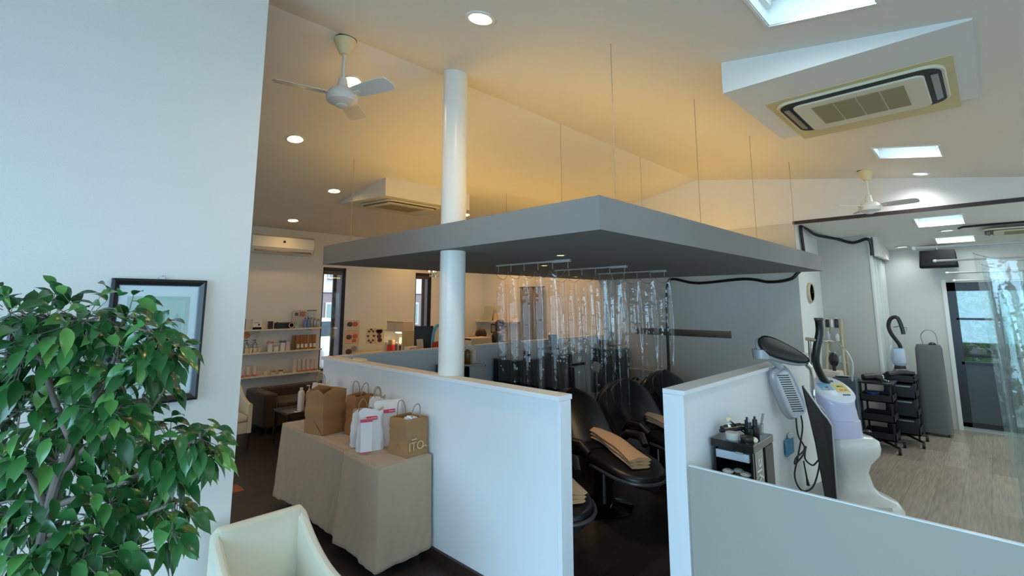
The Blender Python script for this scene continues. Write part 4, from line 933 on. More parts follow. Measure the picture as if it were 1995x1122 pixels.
for k, (x, y) in enumerate(((3.34, 2.68), (4.12, 3.54), (6.23, 4.7))):
    t = T('canopy_spot', 'small round spot in the canopy underside, %s' % ('the nearest one, in front of the curtain rails', 'the one behind the first curtain rail', 'the one close to the end wall')[k], 'lamp', (x, y, 2.27), group='small spots in the canopy'); M().lathe([(.03, -.001), (.05, -.006), (.055, 0)], n=24).build('trim_ring', mat('spot_grey', (120, 120, 118), .5), t); M().lathe([(.001, -.003), (.032, -.003)], n=20).build('lens', mat('spot_lens', (255, 236, 200), .3, emit=(255, 226, 180), estr=.9), t)
    if k == 0:
        l = bpy.data.lights.new('canopy_beam', 'SPOT'); l.energy = 34; l.color = (1, .70, .40); l.spot_size = R(62); l.spot_blend = .7; l.shadow_soft_size = .04
        lo = bpy.data.objects.new('canopy_beam', l); col.objects.link(lo); lo.parent = t; lo.location = (0, 0, -.03); lo.rotation_euler = Vector((.55, -.12, -1.7)).to_track_quat('-Z', 'Y').to_euler()
# ------------------------------------------------------------------ right-hand side: low screen, trolley, machine
t = T('low_screen', 'low grey frosted screen running from the side partition', 'screen', (3.05, 1.455, 0))
M().box(-.008, -3.6, .03, .008, -.002, .85).build('panel', mat('frosted_grey', (170, 163, 152), .5, var=.01, spec=.3), t, smooth=False)
M().box(-.010, -3.6, .85, .010, -.0, .856).build('edge_strip', mat('edge_white', (226, 232, 232), .3), t, smooth=False)
for y in (-.4, -1.7, -3.0): M().box(-.12, y-.03, 0, .12, y+.03, .03).build('foot', steel, t, smooth=False)
# make-up trolley
t = T('makeup_trolley', 'black trolley with open drawers and mirrored lettered side, against the partition', 'trolley', (3.42, 1.20, 0))
w, d_, h = .36, .25, .95
b = M(); b.box(0, 0, .06, w, .014, h-.05).box(0, d_-.014, .06, w, d_, h-.05).box(w-.014, .014, .06, w, d_-.014, h-.05)
for z in (.06, .30, .52, .68): b.box(.0, .014, z, w-.014, d_-.014, z+.012)
b.build('carcass', black_gl, t, smooth=False)
M().box(-.02, -.015, h-.05, w+.01, d_+.01, h).build('top', black_gl, t, smooth=False, bevel=.004)
dr = M().box(-.012, .02, h-.115, .25, d_-.02, h-.065).build('drawer', mat('silver_drawer', (176, 184, 190), .35, .3), t, smooth=False)
M().cbox((-.014, d_*.3, h-.062), (.012, .05, .012)).build('pull', steel, dr)
for z in (.545, .70):
    M().box(-.008, .02, z, .22, d_-.02, z+.04).build('drawer', mat('smoke_tray', (36, 38, 44), .25), t, smooth=False, bevel=.003)
M().box(.03, -.004, .09, .18, 0, h-.055).build('mirror_strip', mat('trolley_mirror', (150, 152, 146), .12, .9), t, smooth=False)
M().box(.205, -.012, .08, w, -.0, h-.055).build('side_panel', mat('smoke_brown', (34, 32, 31), .3), t, smooth=False)
def text_mesh(tx, parent, m):
    q = bpy.data.objects.new('lettering_outline', tx); col.objects.link(q)
    me = bpy.data.meshes.new_from_object(q.evaluated_get(bpy.context.evaluated_depsgraph_get()))
    bpy.data.objects.remove(q); me.name = 'lettering'; me.materials.clear(); me.materials.append(m)
    o = bpy.data.objects.new('lettering', me); col.objects.link(o); o.parent = parent
    return o
tx = bpy.data.curves.new('lettering_outline', 'FONT'); tx.body = 'style'; tx.size = .13; tx.extrude = .001; tx.align_x = 'RIGHT'
to = text_mesh(tx, t, mat('letter_white', (225, 226, 220), .5))
to.matrix_local = Matrix.Translation((.135, -.006, h-.10)) @ Matrix.Rotation(R(90), 4, 'X') @ Matrix.Rotation(R(90), 4, 'Z')
for x in (.04, w-.04):
    for y in (.04, d_-.04): M().cyl((x, y-.012, .03), (x, y+.012, .03), .03).box(x-.008, y-.016, .03, x+.008, y+.016, .062).build('caster', black_pl, t)
def disc_box(x, y, z, r, h, m, lidm, label, name='powder_jar', cat='jar'):
    t = T(name, label, cat, (x, y, z)); M().lathe([(r*.97, 0), (r, .003), (r, h*.6)], n=24).build('pot', m, t); M().lathe([(r*1.03, h*.6), (r*1.03, h*.95), (r*.98, h)], n=24).build('lid', lidm, t)
X0, Y0, ZT = 3.42, 1.20, .95
disc_box(X0+.05, Y0+.14, ZT, .042, .045, mat('clear_grey', (176, 174, 166), .25), mat('greige_lid', (178, 170, 158), .4), 'round greige powder jar on the trolley top')
disc_box(X0+.075, Y0+.05, ZT, .045, .03, black_pl, mat('compact_lid', (52, 40, 36), .3), 'round black compact on the trolley top', 'compact', 'compact')
def brush(p0, p1, hm, label, r=.006, br=.014, bl=.04):
    p0, p1 = Vector(p0), Vector(p1); dr_ = (p1-p0).normalized()
    t = T('makeup_brush', label, 'brush', p0)
    M().tube([(0, 0, 0), (p1-p0)*.6, (p1-p0)*.75], [r*.7, r, r*.8], 8).build('handle', black_pl, t)
    M().tube([(p1-p0)*.73, (p1-p0)*.82], [r*.9, r*1.1], 8).build('ferrule', steel, t)
    M().tube([(p1-p0)*.8, (p1-p0)*.9, p1-p0], [r, br, br*.4], 10).build('bristles', hm, t)
bris = mat('cream_bristles', (216, 200, 162), .9)
brush((X0+.13, Y0+.02, ZT+.014), (X0+.06, Y0+.0, ZT+.016), bris, 'short brush with cream bristles lying on the trolley edge', br=.018)
brush((X0+.20, Y0+.12, ZT+.02), (X0+.10, Y0+.19, ZT+.12), bris, 'makeup brush with a cream head standing over the jar', br=.02)
for k, (a, b_) in enumerate((((X0+.05, Y0+.22, ZT+.04), (X0+.22, Y0+.10, ZT+.05)), ((X0+.07, Y0+.22, ZT+.055), (X0+.24, Y0+.13, ZT+.06)))):
    t = T('hair_tong', ['black straightening tong with silver bar on the trolley', 'black straightening tong behind the silver one on the trolley'][k], 'tong', a); v = Vector(b_)-Vector(a)
    M().tube([(0, 0, 0), v*.5, v], [.012, .014, .011], 10).build('body', black_pl, t); M().tube([v*.15+Vector((0, 0, .011)), v*.85+Vector((0, 0, .011))], .006, 8).build('silver_bar', chrome if k == 0 else black_pl, t)
for k, (x, y, h_) in enumerate(((.17, .07, .10), (.21, .045, .115), (.25, .06, .095), (.22, .10, .10))):
    t = T('makeup_pot', 'black upright cosmetic tube on the trolley, %s of the cluster' % ('first', 'second', 'third', 'fourth')[k], 'tube', (X0+x, Y0+y, ZT), group='black cosmetic tubes on the trolley'); M().lathe([(.02, 0), (.024, .01), (.024, h_*.6), (.016, h_*.65), (.016, h_)], n=14).build('body', black_pl, t); M().lathe([(.008, h_), (.008, h_+.02)], n=8).build('cap', [steel, black_pl][k % 2], t)
t = T('clear_cup', 'small clear cup with a grey spatula on the trolley corner', 'cup', (X0+.31, Y0+.05, ZT)); M().lathe([(.022, 0), (.028, .07), (.026, .07), (.02, .004)], n=16).build('cup', clear_mat('clear_cup', (225, 226, 222), .15, .15, .05), t); M().tube([(0, 0, .01), (.06, -.01, .13)], [.005, .009], 8).build('spatula', mat('grey_spatula', (130, 132, 130), .4), t)
bottle(X0+.125, Y0+.19, ZT, .016, .08, wbot, 'small white bottle behind the compact on the trolley')
for k, (x, y) in enumerate(((.02, .17), (.07, .12), (.03, .06))): 
    t = T('powder_puff', 'white round powder puff in the open trolley shelf, %s' % ('rear one', 'middle one', 'front one')[k], 'puff', (X0+x, Y0+y, .740), group='powder puffs in the trolley'); M().lathe([(.03, 0), (.036, .008), (.03, .016), (.001, .018)], n=18).build('pad', mat('puff_white', (222, 220, 212), .9), t); M().lathe([(.02, .017), (.02, .021)], n=14).build('ribbon', paper, t)

# hair treatment machine
mw_ = mat('machine_white', (216, 218, 214), .3, coat=.3, var=.01); lav = mat('lavender_plastic', (190, 192, 216), .35, coat=.2, var=.01)
silver = mat('silver_plastic', (162, 165, 168), .36, .25, var=.02)
B = Vector((5.50, 1.08, 0)); vr = Vector((.6995, -.7146, 0)); vf = Vector((.7146, .6995, 0))
t = T('hair_treatment_machine', 'white pedestal hair treatment machine with lavender head and two lamp pads', 'salon machine', B)
BM = Matrix((vr, vf, Vector((0, 0, 1)))).transposed().to_4x4()     # local: x along the side seen, y away, z up
def MM(): m_ = M(); m_.x = BM.copy(); return m_
def sq(w, d_, e=.55, n=28): return [(w*math.copysign(abs(math.cos(2*math.pi*j/n))**e, math.cos(2*math.pi*j/n)), d_*math.copysign(abs(math.sin(2*math.pi*j/n))**e, math.sin(2*math.pi*j/n))) for j in range(n)]
def loft(m_, secs, e=.55):
    m_.rings([[(cx+x, cy+y, z) for x, y in sq(w, d_, e)] for (cx, cy, z, w, d_) in secs]); return m_
loft(MM(), [(-.02, 0, .02, .35, .29), (-.02, 0, .07, .35, .29), (-.02, 0, .14, .31, .26), (-.03, 0, .19, .2, .19), (-.035, 0, .24, .165, .165), (-.035, 0, .36, .13, .15), (-.03, 0, .43, .155, .16), (-.01, 0, .51, .21, .19), (-.005, 0, .57, .218, .2), (-.005, 0, .63, .21, .19), (-.02, 0, .66, .18, .17)]).build('pedestal', mw_, t, ang=50)
MM().cbox((-.02, -.29, .1), (.30, .03, .12)).build('front_step', mw_, t, bevel=.02)
TL = math.tan(R(30)); m_ = MM(); secs = [(-.09, .655, .185, .17, 0), (-.09, .80, .178, .165, 0), (-.092, .805, .168, .155, 0), (-.095, .90, .158, .15, .15), (-.10, .97, .152, .15, .3), (-.10, 1.035, .155, .15, TL), (-.10, 1.045, .15, .145, TL)]
m_.rings([[(cx+x, y, z+y*tl) for x, y in sq(w, d_, .8)] for (cx, z, w, d_, tl) in secs]); hd = m_.build('head', lav, t, ang=40)
m_ = MM(); m_.x = BM @ Matrix.Translation((-.10, 0, 1.04)) @ Matrix.Rotation(R(30), 4, 'X')
cp = loft(m_, [(0, 0, -.0, .165, .185), (0, 0, .02, .165, .185), (0, 0, .035, .145, .165)], .95).build('control_panel', mat('panel_white', (222, 226, 236), .3), t, ang=40)
def key(x0, y0, x1, y1, m2, nm='button', dz=.0):
    k_ = M(); k_.x = BM @ Matrix.Translation((-.10, 0, 1.04)) @ Matrix.Rotation(R(30), 4, 'X'); k_.box(x0, y0, .034, x1, y1, .038+dz).build(nm, m2, cp, smooth=False)
kb, ky, kg, ko = mat('key_blue', (126, 178, 206), .4), mat('key_yellow', (222, 206, 120), .4), mat('key_grey', (70, 84, 92), .4), mat('key_orange', (214, 120, 80), .4)
key(-.125, -.03, -.01, .07, kb, 'blue_field'); key(.005, -.06, .12, .06, ky, 'yellow_field'); key(-.05, .085, .05, .11, kg, 'display')
for (x, y, m2) in ((-.06, .01, kg), (-.06, -.02, ko), (.05, .02, kg), (.08, .02, ko), (.05, -.03, ko), (.09, -.03, ko), (.04, -.095, kg), (.075, -.095, kg)): key(x-.014, y-.007, x+.014, y+.007, m2, 'button', .002)
MM().lathe([(.03, .68), (.035, .69), (.02, .70)], (.17, -.02, 0), 14).build('knob', black_pl, t)
# steam hose, bracket and its thin cable
base = Vector(B)
def rel(p): return Vector(p)-base
M().tube(smooth_pts([rel(p) for p in ((5.361, 1.20, 1.69), (5.375, 1.205, 1.58), (5.362, 1.24, 1.42), (5.37, 1.255, 1.30), (5.42, 1.235, 1.18), (5.50, 1.19, 1.06))]), .034, 12).build('hose', hose_m, t)
M().tube([rel((5.361, 1.20, 1.69)), rel((5.361, 1.20, 1.712))], .04, 12).build('hose_mouth', mat('umber_rod', (70, 58, 50), .5), t)
M().tube([rel((5.29, 1.305, 1.517)), rel((5.35, 1.24, 1.505)), rel((5.43, 1.17, 1.50))], .016, 8).build('hose_bracket', chrome, t)
M().tube(smooth_pts([rel(p) for p in ((5.43, 1.17, 1.5), (5.50, 1.12, 1.49), (5.60, 1.05, 1.40), (5.65, 1.02, 1.28), (5.64, 1.03, 1.12))]), .007, 8).build('hose_spring', chrome, t)
M().tube([rel((5.352, 1.29, 1.51)), rel((5.36, 1.30, 1.3)), rel((5.37, 1.31, 1.03)), rel((5.38, 1.25, .7))], .013, 8).build('mast', chrome, t)
# lamp arm, the two pads and the black screen board
M().tube(smooth_pts([rel(p) for p in ((5.33, 1.16, .72), (5.17, 1.18, .9), (4.985, 1.20, 1.0), (4.975, 1.20, 1.12), (4.955, 1.20, 1.24), (4.90, 1.205, 1.32), (4.83, 1.23, 1.36))]), .014, 10).build('lamp_arm', chrome, t)
M().tube([rel((4.875, 1.215, 1.335)), rel((4.91, 1.2, 1.30))], .024, 10).build('arm_joint', chrome, t)
def lens_pad(cen, ax, side, nrm, la, lb, th, m_front, m_back, nm, slots=False):
    cen, ax, nrm = Vector(cen), Vector(ax).normalized(), Vector(nrm); nrm = (nrm-ax*nrm.dot(ax)).normalized(); sd = ax.cross(nrm)
    X = Matrix((sd, ax, nrm)).transposed().to_4x4(); X.translation = cen-base
    return X
def pad_shape(X, wid, lng, th0, th1, e, tip):
    m_ = M(); m_.x = X; n = 36; rs = []
    for (s_, z) in ((.86, th0), (.97, th0+.012), (1, th0+.03), (1, th1-.03), (.96, th1-.012), (.84, th1)):
        r_ = []
        for j in range(n):
            a = 2*math.pi*j/n; c, q = math.cos(a), math.sin(a)
            y = lng*math.copysign(abs(q)**e, q); w_ = wid*(1-tip*(y/lng*.5+.5)) ; r_.append((w_*s_*math.copysign(abs(c)**e, c), y*s_, z))
        rs.append(r_)
    m_.rings(rs); return m_
# upper pad: long axis falls to the right, black back uppermost
ax = Vector((4.84, 1.222, 1.345))-Vector((4.545, 1.50, 1.50))
X1 = lens_pad((4.70, 1.355, 1.425), ax, None, Vector((-.60, -.53, .60)), 0, 0, 0, None, None, '')
u1 = pad_shape(X1, .125, .235, -.035, .018, .85, .55).build('lamp_pad', silver, t, ang=50)
pad_shape(X1, .12, .23, .014, .05, .88, .55).build('black_back', mat('pad_black', (30, 32, 34), .5, bump=.1), u1, ang=60)
M().tube([rel((4.575, 1.475, 1.46)), rel((4.575, 1.475, 1.375))], [.075, .07], 24).build('swivel', silver, u1, bevel=.008)
M().tube([rel((4.60, 1.45, 1.40)), rel((4.66, 1.40, 1.36)), rel((4.70, 1.37, 1.30))], [.03, .034, .03], 10).build('pad_link', silver, t)
# lower pad: slotted silver face towards the viewer
ax = Vector((4.845, 1.315, .90))-Vector((4.69, 1.40, 1.30))
X2 = lens_pad((4.77, 1.355, 1.09), ax, None, Vector((-.62, -.72, .18)), 0, 0, 0, None, None, '')
u2 = pad_shape(X2, .108, .235, -.04, .03, .55, -.08).build('lamp_pad', silver, t, ang=50)
pad_shape(X2, .085, .205, .02, .042, .5, -.08).build('slotted_face', mat('pad_face', (190, 192, 194), .4, .1), u2, ang=50)
m_ = M(); m_.x = X2
for k in range(17):
    y = -.165+.33*k/16; m_.cbox((0, y, .043), (.105, .0075, .006), (0, 0, R(-24)))
m_.build('slots', mat('slot_dark', (24, 26, 28), .5), u2)
# black board
def bq(px): return rel(px)
bd = [(4.86, 1.25, 1.14), (4.985, 1.155, .915), (5.02, 1.125, .86), (5.05, 1.105, .80), (5.14, 1.135, .12), (5.075, 1.19, .12), (4.97, 1.21, .65)]
off = Vector((.7146, .6995, 0))*.022
M().rings([[bq(p) for p in bd], [bq(p)+off for p in bd]]).build('side_board', mat('board_black', (22, 24, 28), .45), t, smooth=False)
ed = [Vector(p)-base+off*.5+vr*.008 for p in bd[0:5]]
M().tube(ed, .011, 8).build('board_edge', mat('edge_silver', (190, 196, 198), .3, .5), t)
M().tube([rel((5.11, 1.16, .15)), rel((5.3, 1.14, .13))], .02).build('board_strut', steel, t)
M().box(5.435-base.x, 1.43-base.y, .50, 5.60-base.x, 1.455-base.y, .60)
# cord hooked behind the board, blue card on the partition
cord = smooth_pts([(4.93, 1.29, .93), (4.90, 1.33, .90), (4.90, 1.33, .72), (4.95, 1.30, .60), (4.87, 1.35, .53), (4.86, 1.36, .48), (4.93, 1.31, .55), (4.96, 1.29, .62), (4.94, 1.30, .52), (5.0, 1.26, .46), (5.06, 1.22, .50), (5.04, 1.24, .38), (4.99, 1.28, .27), (4.91, 1.34, .26), (4.86, 1.37, .38), (4.90, 1.34, .55), (4.94, 1.30, .78), (4.92, 1.31, .93)])
c_ = tag(M().tube(cord, .007, 7).build('power_cord', hose_m), 'looped black power cord hanging beside the black board', 'cord')
M().tube([(4.93, 1.31, .50), (4.945, 1.30, .36), (4.95, 1.295, .30)], [.006, .007, .014], 8).build('plug', hose_m, c_)
t = T('blue_card', 'blue card in a white holder on the side partition', 'card', (5.10, 1.47, .58)); M().box(-.12, -.02, -.09, .1, -.004, .05).build('card', mat('card_blue', (76, 150, 184), .5), t, bevel=.004); M().box(-.02, -.03, .05, .08, -.004, .09).build('holder', white_pl, t, bevel=.004)
t = T('floor_mat', 'dark strip of matting behind the pedestal foot', 'mat', (4.85, 1.30, 0)); M().cbox((0, 0, .01), (.6, .16, .02), (0, 0, -.3)).build('base', mat('mat_dark', (52, 52, 50), .9), t, bevel=.004); M().cbox((0, 0, .022), (.5, .1, .004), (0, 0, -.3)).build('pile', mat('mat_pile', (70, 70, 66), .95, bump=.4), t)

# ladder shelf with bottles against the pale wall
wood_p = mat('pale_beech', (186, 176, 146), .5, var=.06)
t = T('ladder_shelf', 'pale wooden ladder shelf leaning at the pale wall', 'shelf', (8.45, 1.74, 0))
for y, s in ((-.16, -1), (.13, 1)):
    M().tube([(-.28, y+.0, 0), (.2, y*.55, 1.62)], .018, 6).build('rail', wood_p, t)
    M().tube([(.22, y, 0), (.25, y*.55, 1.60)], .016, 6).build('rear_rail', wood_p, t)
for z, wd_ in ((.35, .145), (.66, .13), (.98, .115), (1.28, .10), (1.48, .09)): M().box(-.2+z*.27, -wd_-.0, z, .22, wd_*.9, z+.016).build('shelf_board', wood_p, t, smooth=False)
def onshelf(y, z, r, h, m2, lb, x=8.52, **k): bottle(x, 1.74+y, z, r, h, m2, lb, **k)
onshelf(.06, 1.496, .025, .13, black_pl, 'black bottle on the ladder shelf top, left one'); onshelf(0, 1.496, .02, .12, wbot, 'white bottle on the ladder shelf top, middle one'); onshelf(-.055, 1.496, .028, .14, mat('navy_bottle', (30, 32, 50), .3), 'navy bottle on the ladder shelf top, right one')
for k, (y, z, h, c) in enumerate(((.06, 1.296, .13, (170, 176, 176)), (-.05, 1.296, .11, (196, 200, 198)), (.07, .996, .16, (120, 132, 140)), (0, .996, .14, (206, 206, 200)), (-.07, .996, .10, (190, 204, 206)), (.06, .676, .16, (150, 120, 70)), (-.06, .676, .2, (196, 206, 196)))):
    onshelf(y, z, .026, h, mat('ladder_bottle_%d' % k, c, .35), '%s bottle on the %s tier of the ladder shelf, %s' % (['grey', 'silver', 'slate', 'off-white', 'pale blue', 'ochre', 'pale green'][k], ['fourth', 'fourth', 'third', 'third', 'third', 'second', 'second'][k], ['left', 'right', 'left', 'centre', 'right', 'left', 'right'][k]))
t = T('hair_brush', 'large black hairbrush standing in front of the ladder shelf', 'brush', (8.02, 1.66, .93)); M().ball((0, 0, .15), (.05, .06, .10), 14, 10).build('head', black_pl, t); M().cyl((0, 0, -.02), (0, 0, .08), .022).build('handle', black_pl, t)
t = T('cream_box', 'cream upright box below the black hairbrush', 'box', (8.02, 1.70, .0)); M().box(-.11, -.12, .0, .11, .12, .93).build('carton', mat('cream_box', (214, 204, 184), .6), t, bevel=.004); M().box(-.113, -.123, .86, .113, .123, .905).build('lid', mat('cream_lid', (222, 212, 194), .6), t)
t = T('grey_case', 'grey case with a white sheet beside the ladder shelf', 'case', (7.84, 1.50, 0)); M().box(-.12, -.13, .0, .12, .13, .88).build('case', mat('slate_case', (86, 92, 102), .5), t, bevel=.01); M().cbox((-.02, .03, .895), (.16, .14, .01), (0, R(8), .3)).build('sheet', mat('sheet_white', (206, 210, 226), .7), t)

# black tool trolleys and the second steamer
def tool_trolley(loc, wx, wy, h, tiers, label, closed=False):
    t = T('tool_trolley', label, 'trolley', loc)
    for k, z in enumerate(tiers):
        b = M(); b.box(-wx, -wy, z, wx, wy, z+.012)
        for q in ((-wx, -wy, wx, -wy+.01), (-wx, wy-.01, wx, wy), (-wx, -wy, -wx+.01, wy), (wx-.01, -wy, wx, wy)): b.box(q[0], q[1], z, q[2], q[3], z+.09)
        b.build('tray', black_pl, t, smooth=False)
    for x in (-wx+.015, wx-.015):
        for y in (-wy+.015, wy-.015): M().box(x-.011, y-.011, .09, x+.011, y+.011, h).build('post', black_pl, t, smooth=False)
    if closed:
        for k, z in enumerate(tiers[:-1]):
            dw = M().box(-wx-.012, -wy+.02, z+.015, -wx+.3, wy-.02, tiers[k+1]-.02).build('drawer', black_pl, t, smooth=False, bevel=.006); M().box(-wx-.022, -wy+.05, tiers[k+1]-.05, -wx-.012, wy-.05, tiers[k+1]-.035).build('handle', steel, dw)
    M().box(-wx-.02, -wy-.02, h, wx+.02, wy+.02, h+.02).build('top', black_pl, t, smooth=False, bevel=.005)
    for sx in (-1, 1):
        for sy in (-1, 1):
            M().tube([(0, 0, .1), (sx*wx*1.15, sy*wy*1.15, .075)], .014).build('foot_arm', black_pl, t)
            cs = M().cyl((sx*wx*1.15, sy*wy*1.15-.015, .035), (sx*wx*1.15, sy*wy*1.15+.015, .035), .035).build('caster', black_pl, t); M().cyl((sx*wx*1.15, sy*wy*1.15-.018, .035), (sx*wx*1.15, sy*wy*1.15+.018, .035), .014).build('hub', chrome, cs)
    return t
tool_trolley((8.05, 1.20, 0), .19, .17, .82, [.14, .36, .60], 'open black tool trolley beside the lavender-headed machine')
tool_trolley((8.62, 1.02, 0), .20, .17, .84, [.14, .36, .60, .80], 'closed black tool trolley behind the open one', True)
t = T('dryer', 'black hair dryer lying on the open trolley', 'hair dryer', (8.0, 1.22, .84)); M().tube([(-.1, .1, .05), (0, 0, .055), (.06, -.07, .05)], [.04, .045, .035], 14).build('barrel', black_pl, t); M().tube([(.0, 0, .045), (-.06, -.09, .03)], [.022, .02], 10).build('handle', black_pl, t); M().cyl((.06, -.07, .05), (.07, -.082, .049), .034).build('nozzle', steel, t)
t = T('bowl', 'dark blue tint bowl on the middle of the open trolley', 'bowl', (7.92, 1.24, .612)); M().lathe([(.03, 0), (.06, .05), (.075, .10), (.07, .10), (.05, .02)], n=22).build('bowl', mat('ink_blue', (40, 52, 104), .3), t); M().lathe([(.076, .098), (.076, .106), (.068, .106), (.068, .098)], n=22).build('rim', mat('ink_blue2', (60, 72, 124), .3), t)
for k, (x, y, a) in enumerate(((8.06, 1.10, .4), (8.12, 1.20, 1.2))):
    t = T('comb_set', ['chrome clips on the open trolley top, nearer ones', 'chrome clips on the open trolley top, farther ones'][k], 'clips', (x, y, .84)); M().cbox((0, 0, .012), (.14, .02, .02), (0, 0, a)).build('clip', chrome, t, bevel=.004); M().cbox((.0, .03, .012), (.12, .018, .02), (0, 0, a+.3)).build('clip', steel, t, bevel=.004)
t = T('flat_iron', 'black flat iron with grey plates on the closed trolley', 'iron', (8.58, 1.0, .86)); M().tube([(-.18, .12, .03), (0, .02, .05), (.16, -.12, .03)], [.03, .045, .03], 12).build('body', black_pl, t); M().cbox((.04, 0, .085), (.2, .05, .012), (0, 0, -.7)).build('plate', mat('grey_plate', (130, 130, 132), .4), t)
t = T('clip_cluster', 'silver sectioning clip at the edge of the closed trolley', 'clip', (8.76, .88, .86)); M().ball((0, 0, .03), (.05, .03, .03), 12, 8).build('grip', silver, t); M().tube([(.03, 0, .03), (.07, -.03, .03)], .012).build('jaw', black_pl, t)
t = T('steamer', 'pale blue steamer with a curled black hose behind the trolleys', 'salon machine', (9.15, 1.07, 0))
loft(M(), [(0, 0, .02, .16, .1), (0, 0, .3, .13, .09), (0, 0, .84, .12, .085), (0, 0, .95, .07, .06)]).build('stand', black_pl, t, ang=50)
loft(M(), [(0, 0, .94, .05, .05), (0, 0, .985, .085, .08), (0, 0, 1.0, .09, .085), (0, 0, 1.15, .085, .08), (0, 0, 1.19, .075, .07)], .75).build('head', mat('pale_blue_head', (192, 206, 222), .35), t, ang=40)
M().lathe([(.001, 1.192), (.06, 1.192), (.06, 1.2)], n=20).build('control_panel', kb, t)
M().tube(smooth_pts([(.02, -.02, 1.12), (.02, -.02, 1.24), (.0, .06, 1.40), (.0, .085, 1.52), (.0, .05, 1.62), (.0, -.02, 1.645), (.0, -.055, 1.57), (0, -.075, 1.46), (.0, -.08, 1.40)]), .026, 10).build('hose', hose_m, t)
M().tube([(0, .03, 1.50), (0, -.06, 1.52), (0, -.12, 1.50), (0, -.12, 1.44)], .008).build('hose_bracket', chrome, t)
M().tube(smooth_pts([(0, .05, .96), (0, .10, 1.05), (0, .09, 1.2), (0, .07, 1.24)]), .012).build('tube', wbot, t)
t = T('styling_stand', 'grey covered styling stand by the glazed door', 'stand', (9.42, .75, 0))
gcov = mat('grey_cover', (104, 106, 105), .9, bump=.3, bscale=20)
loft(M(), [(0, 0, .04, .15, .17), (0, 0, .4, .145, .165), (0, 0, 1.2, .13, .15), (0, 0, 1.25, .11, .13)], .5).build('cover', gcov, t, ang=60)
M().ball((-.02, -.05, 1.24), (.05, .05, .05), 12, 8).build('knob', black_pl, t); M().tube(smooth_pts([(0, .05, 1.25), (0, .07, 1.38), (0, .0, 1.46), (0, -.09, 1.42), (0, -.11, 1.26)]), .006).build('wire_loop', steel, t)
for sx in (-1, 1):
    for sy in (-1, 1): M().cyl((sx*.1, sy*.12-.01, .025), (sx*.1, sy*.12+.01, .025), .025).build('caster', black_pl, t)
# curtain past the pale wall, clear sheets on rods at the right
t = T('curtain', 'white sheer curtain in the corner of the far room', 'curtain', (9.45, 1.255, 0))
M().sheet(lambda u, v: ((u-.5)*1.04, .028*math.sin(u*52)+.012*math.sin(u*23+v), .03+2.53*v), 120, 6).build('cloth', mat('sheer_white', (206, 212, 206), .8, sheen=.2), t, ang=80, solid=.004)
M().cyl((-.53, 0, 2.57), (.53, 0, 2.57), .012).build('rod', white_pl, t)
vinyl2 = clear_mat('clear_vinyl_green', (236, 246, 243), .08, .06, .1, .4, .3)
for k, (X, ya, z) in enumerate(((5.40, .437, 2.315), (6.93, .40, 2.30), (8.46, .385, 2.235), (9.25, .36, 2.16))):  # fourth rod is built in place of a reflection in the door glass
    w = ('nearest', 'second', 'third', 'fourth')[k]
    t = T('hanging_rod', 'thin pale rod for clear sheets at the right, the %s one' % w, 'rod', (X, 0, z), group='rods for the clear sheets')
    M().cyl((0, ya, 0), (0, -1.9, 0), .011).build('tube', rail_m, t); M().lathe([(.015, 0), (.017, .02), (.01, .03)], (0, ya, 0), rot=(R(-90), 0, 0)).build('end_cap', white_pl, t)
    zc = cz(.05) if X < XB else czr(X, 0)
    for y in (-1.0, -1.7): M().cyl((0, y, 0), (0, y, zc-z), .004, n=6).lathe([(.016, zc-z-.02), (.016, zc-z)], (0, y, 0), 12).build('hanger', steel, t)
_v = vinyl; vinyl = vinyl2
vinyl_sheet(5.42, -1.7, .09, 2.255, .04, 'vinyl_curtain', 'large clear vinyl sheet at the right, on the nearest rod', 4, .05, 2.255, 3, 41)
vinyl_sheet(6.95, -1.7, .06, 2.25, .05, 'vinyl_curtain', 'clear vinyl sheet at the right, on the second rod', 4, .045, 2.25, 3, 43)
vinyl_sheet(8.48, -1.7, .05, 2.18, .05, 'vinyl_curtain', 'clear vinyl sheet at the right, on the third rod', 4, .045, 2.18, 3, 44)
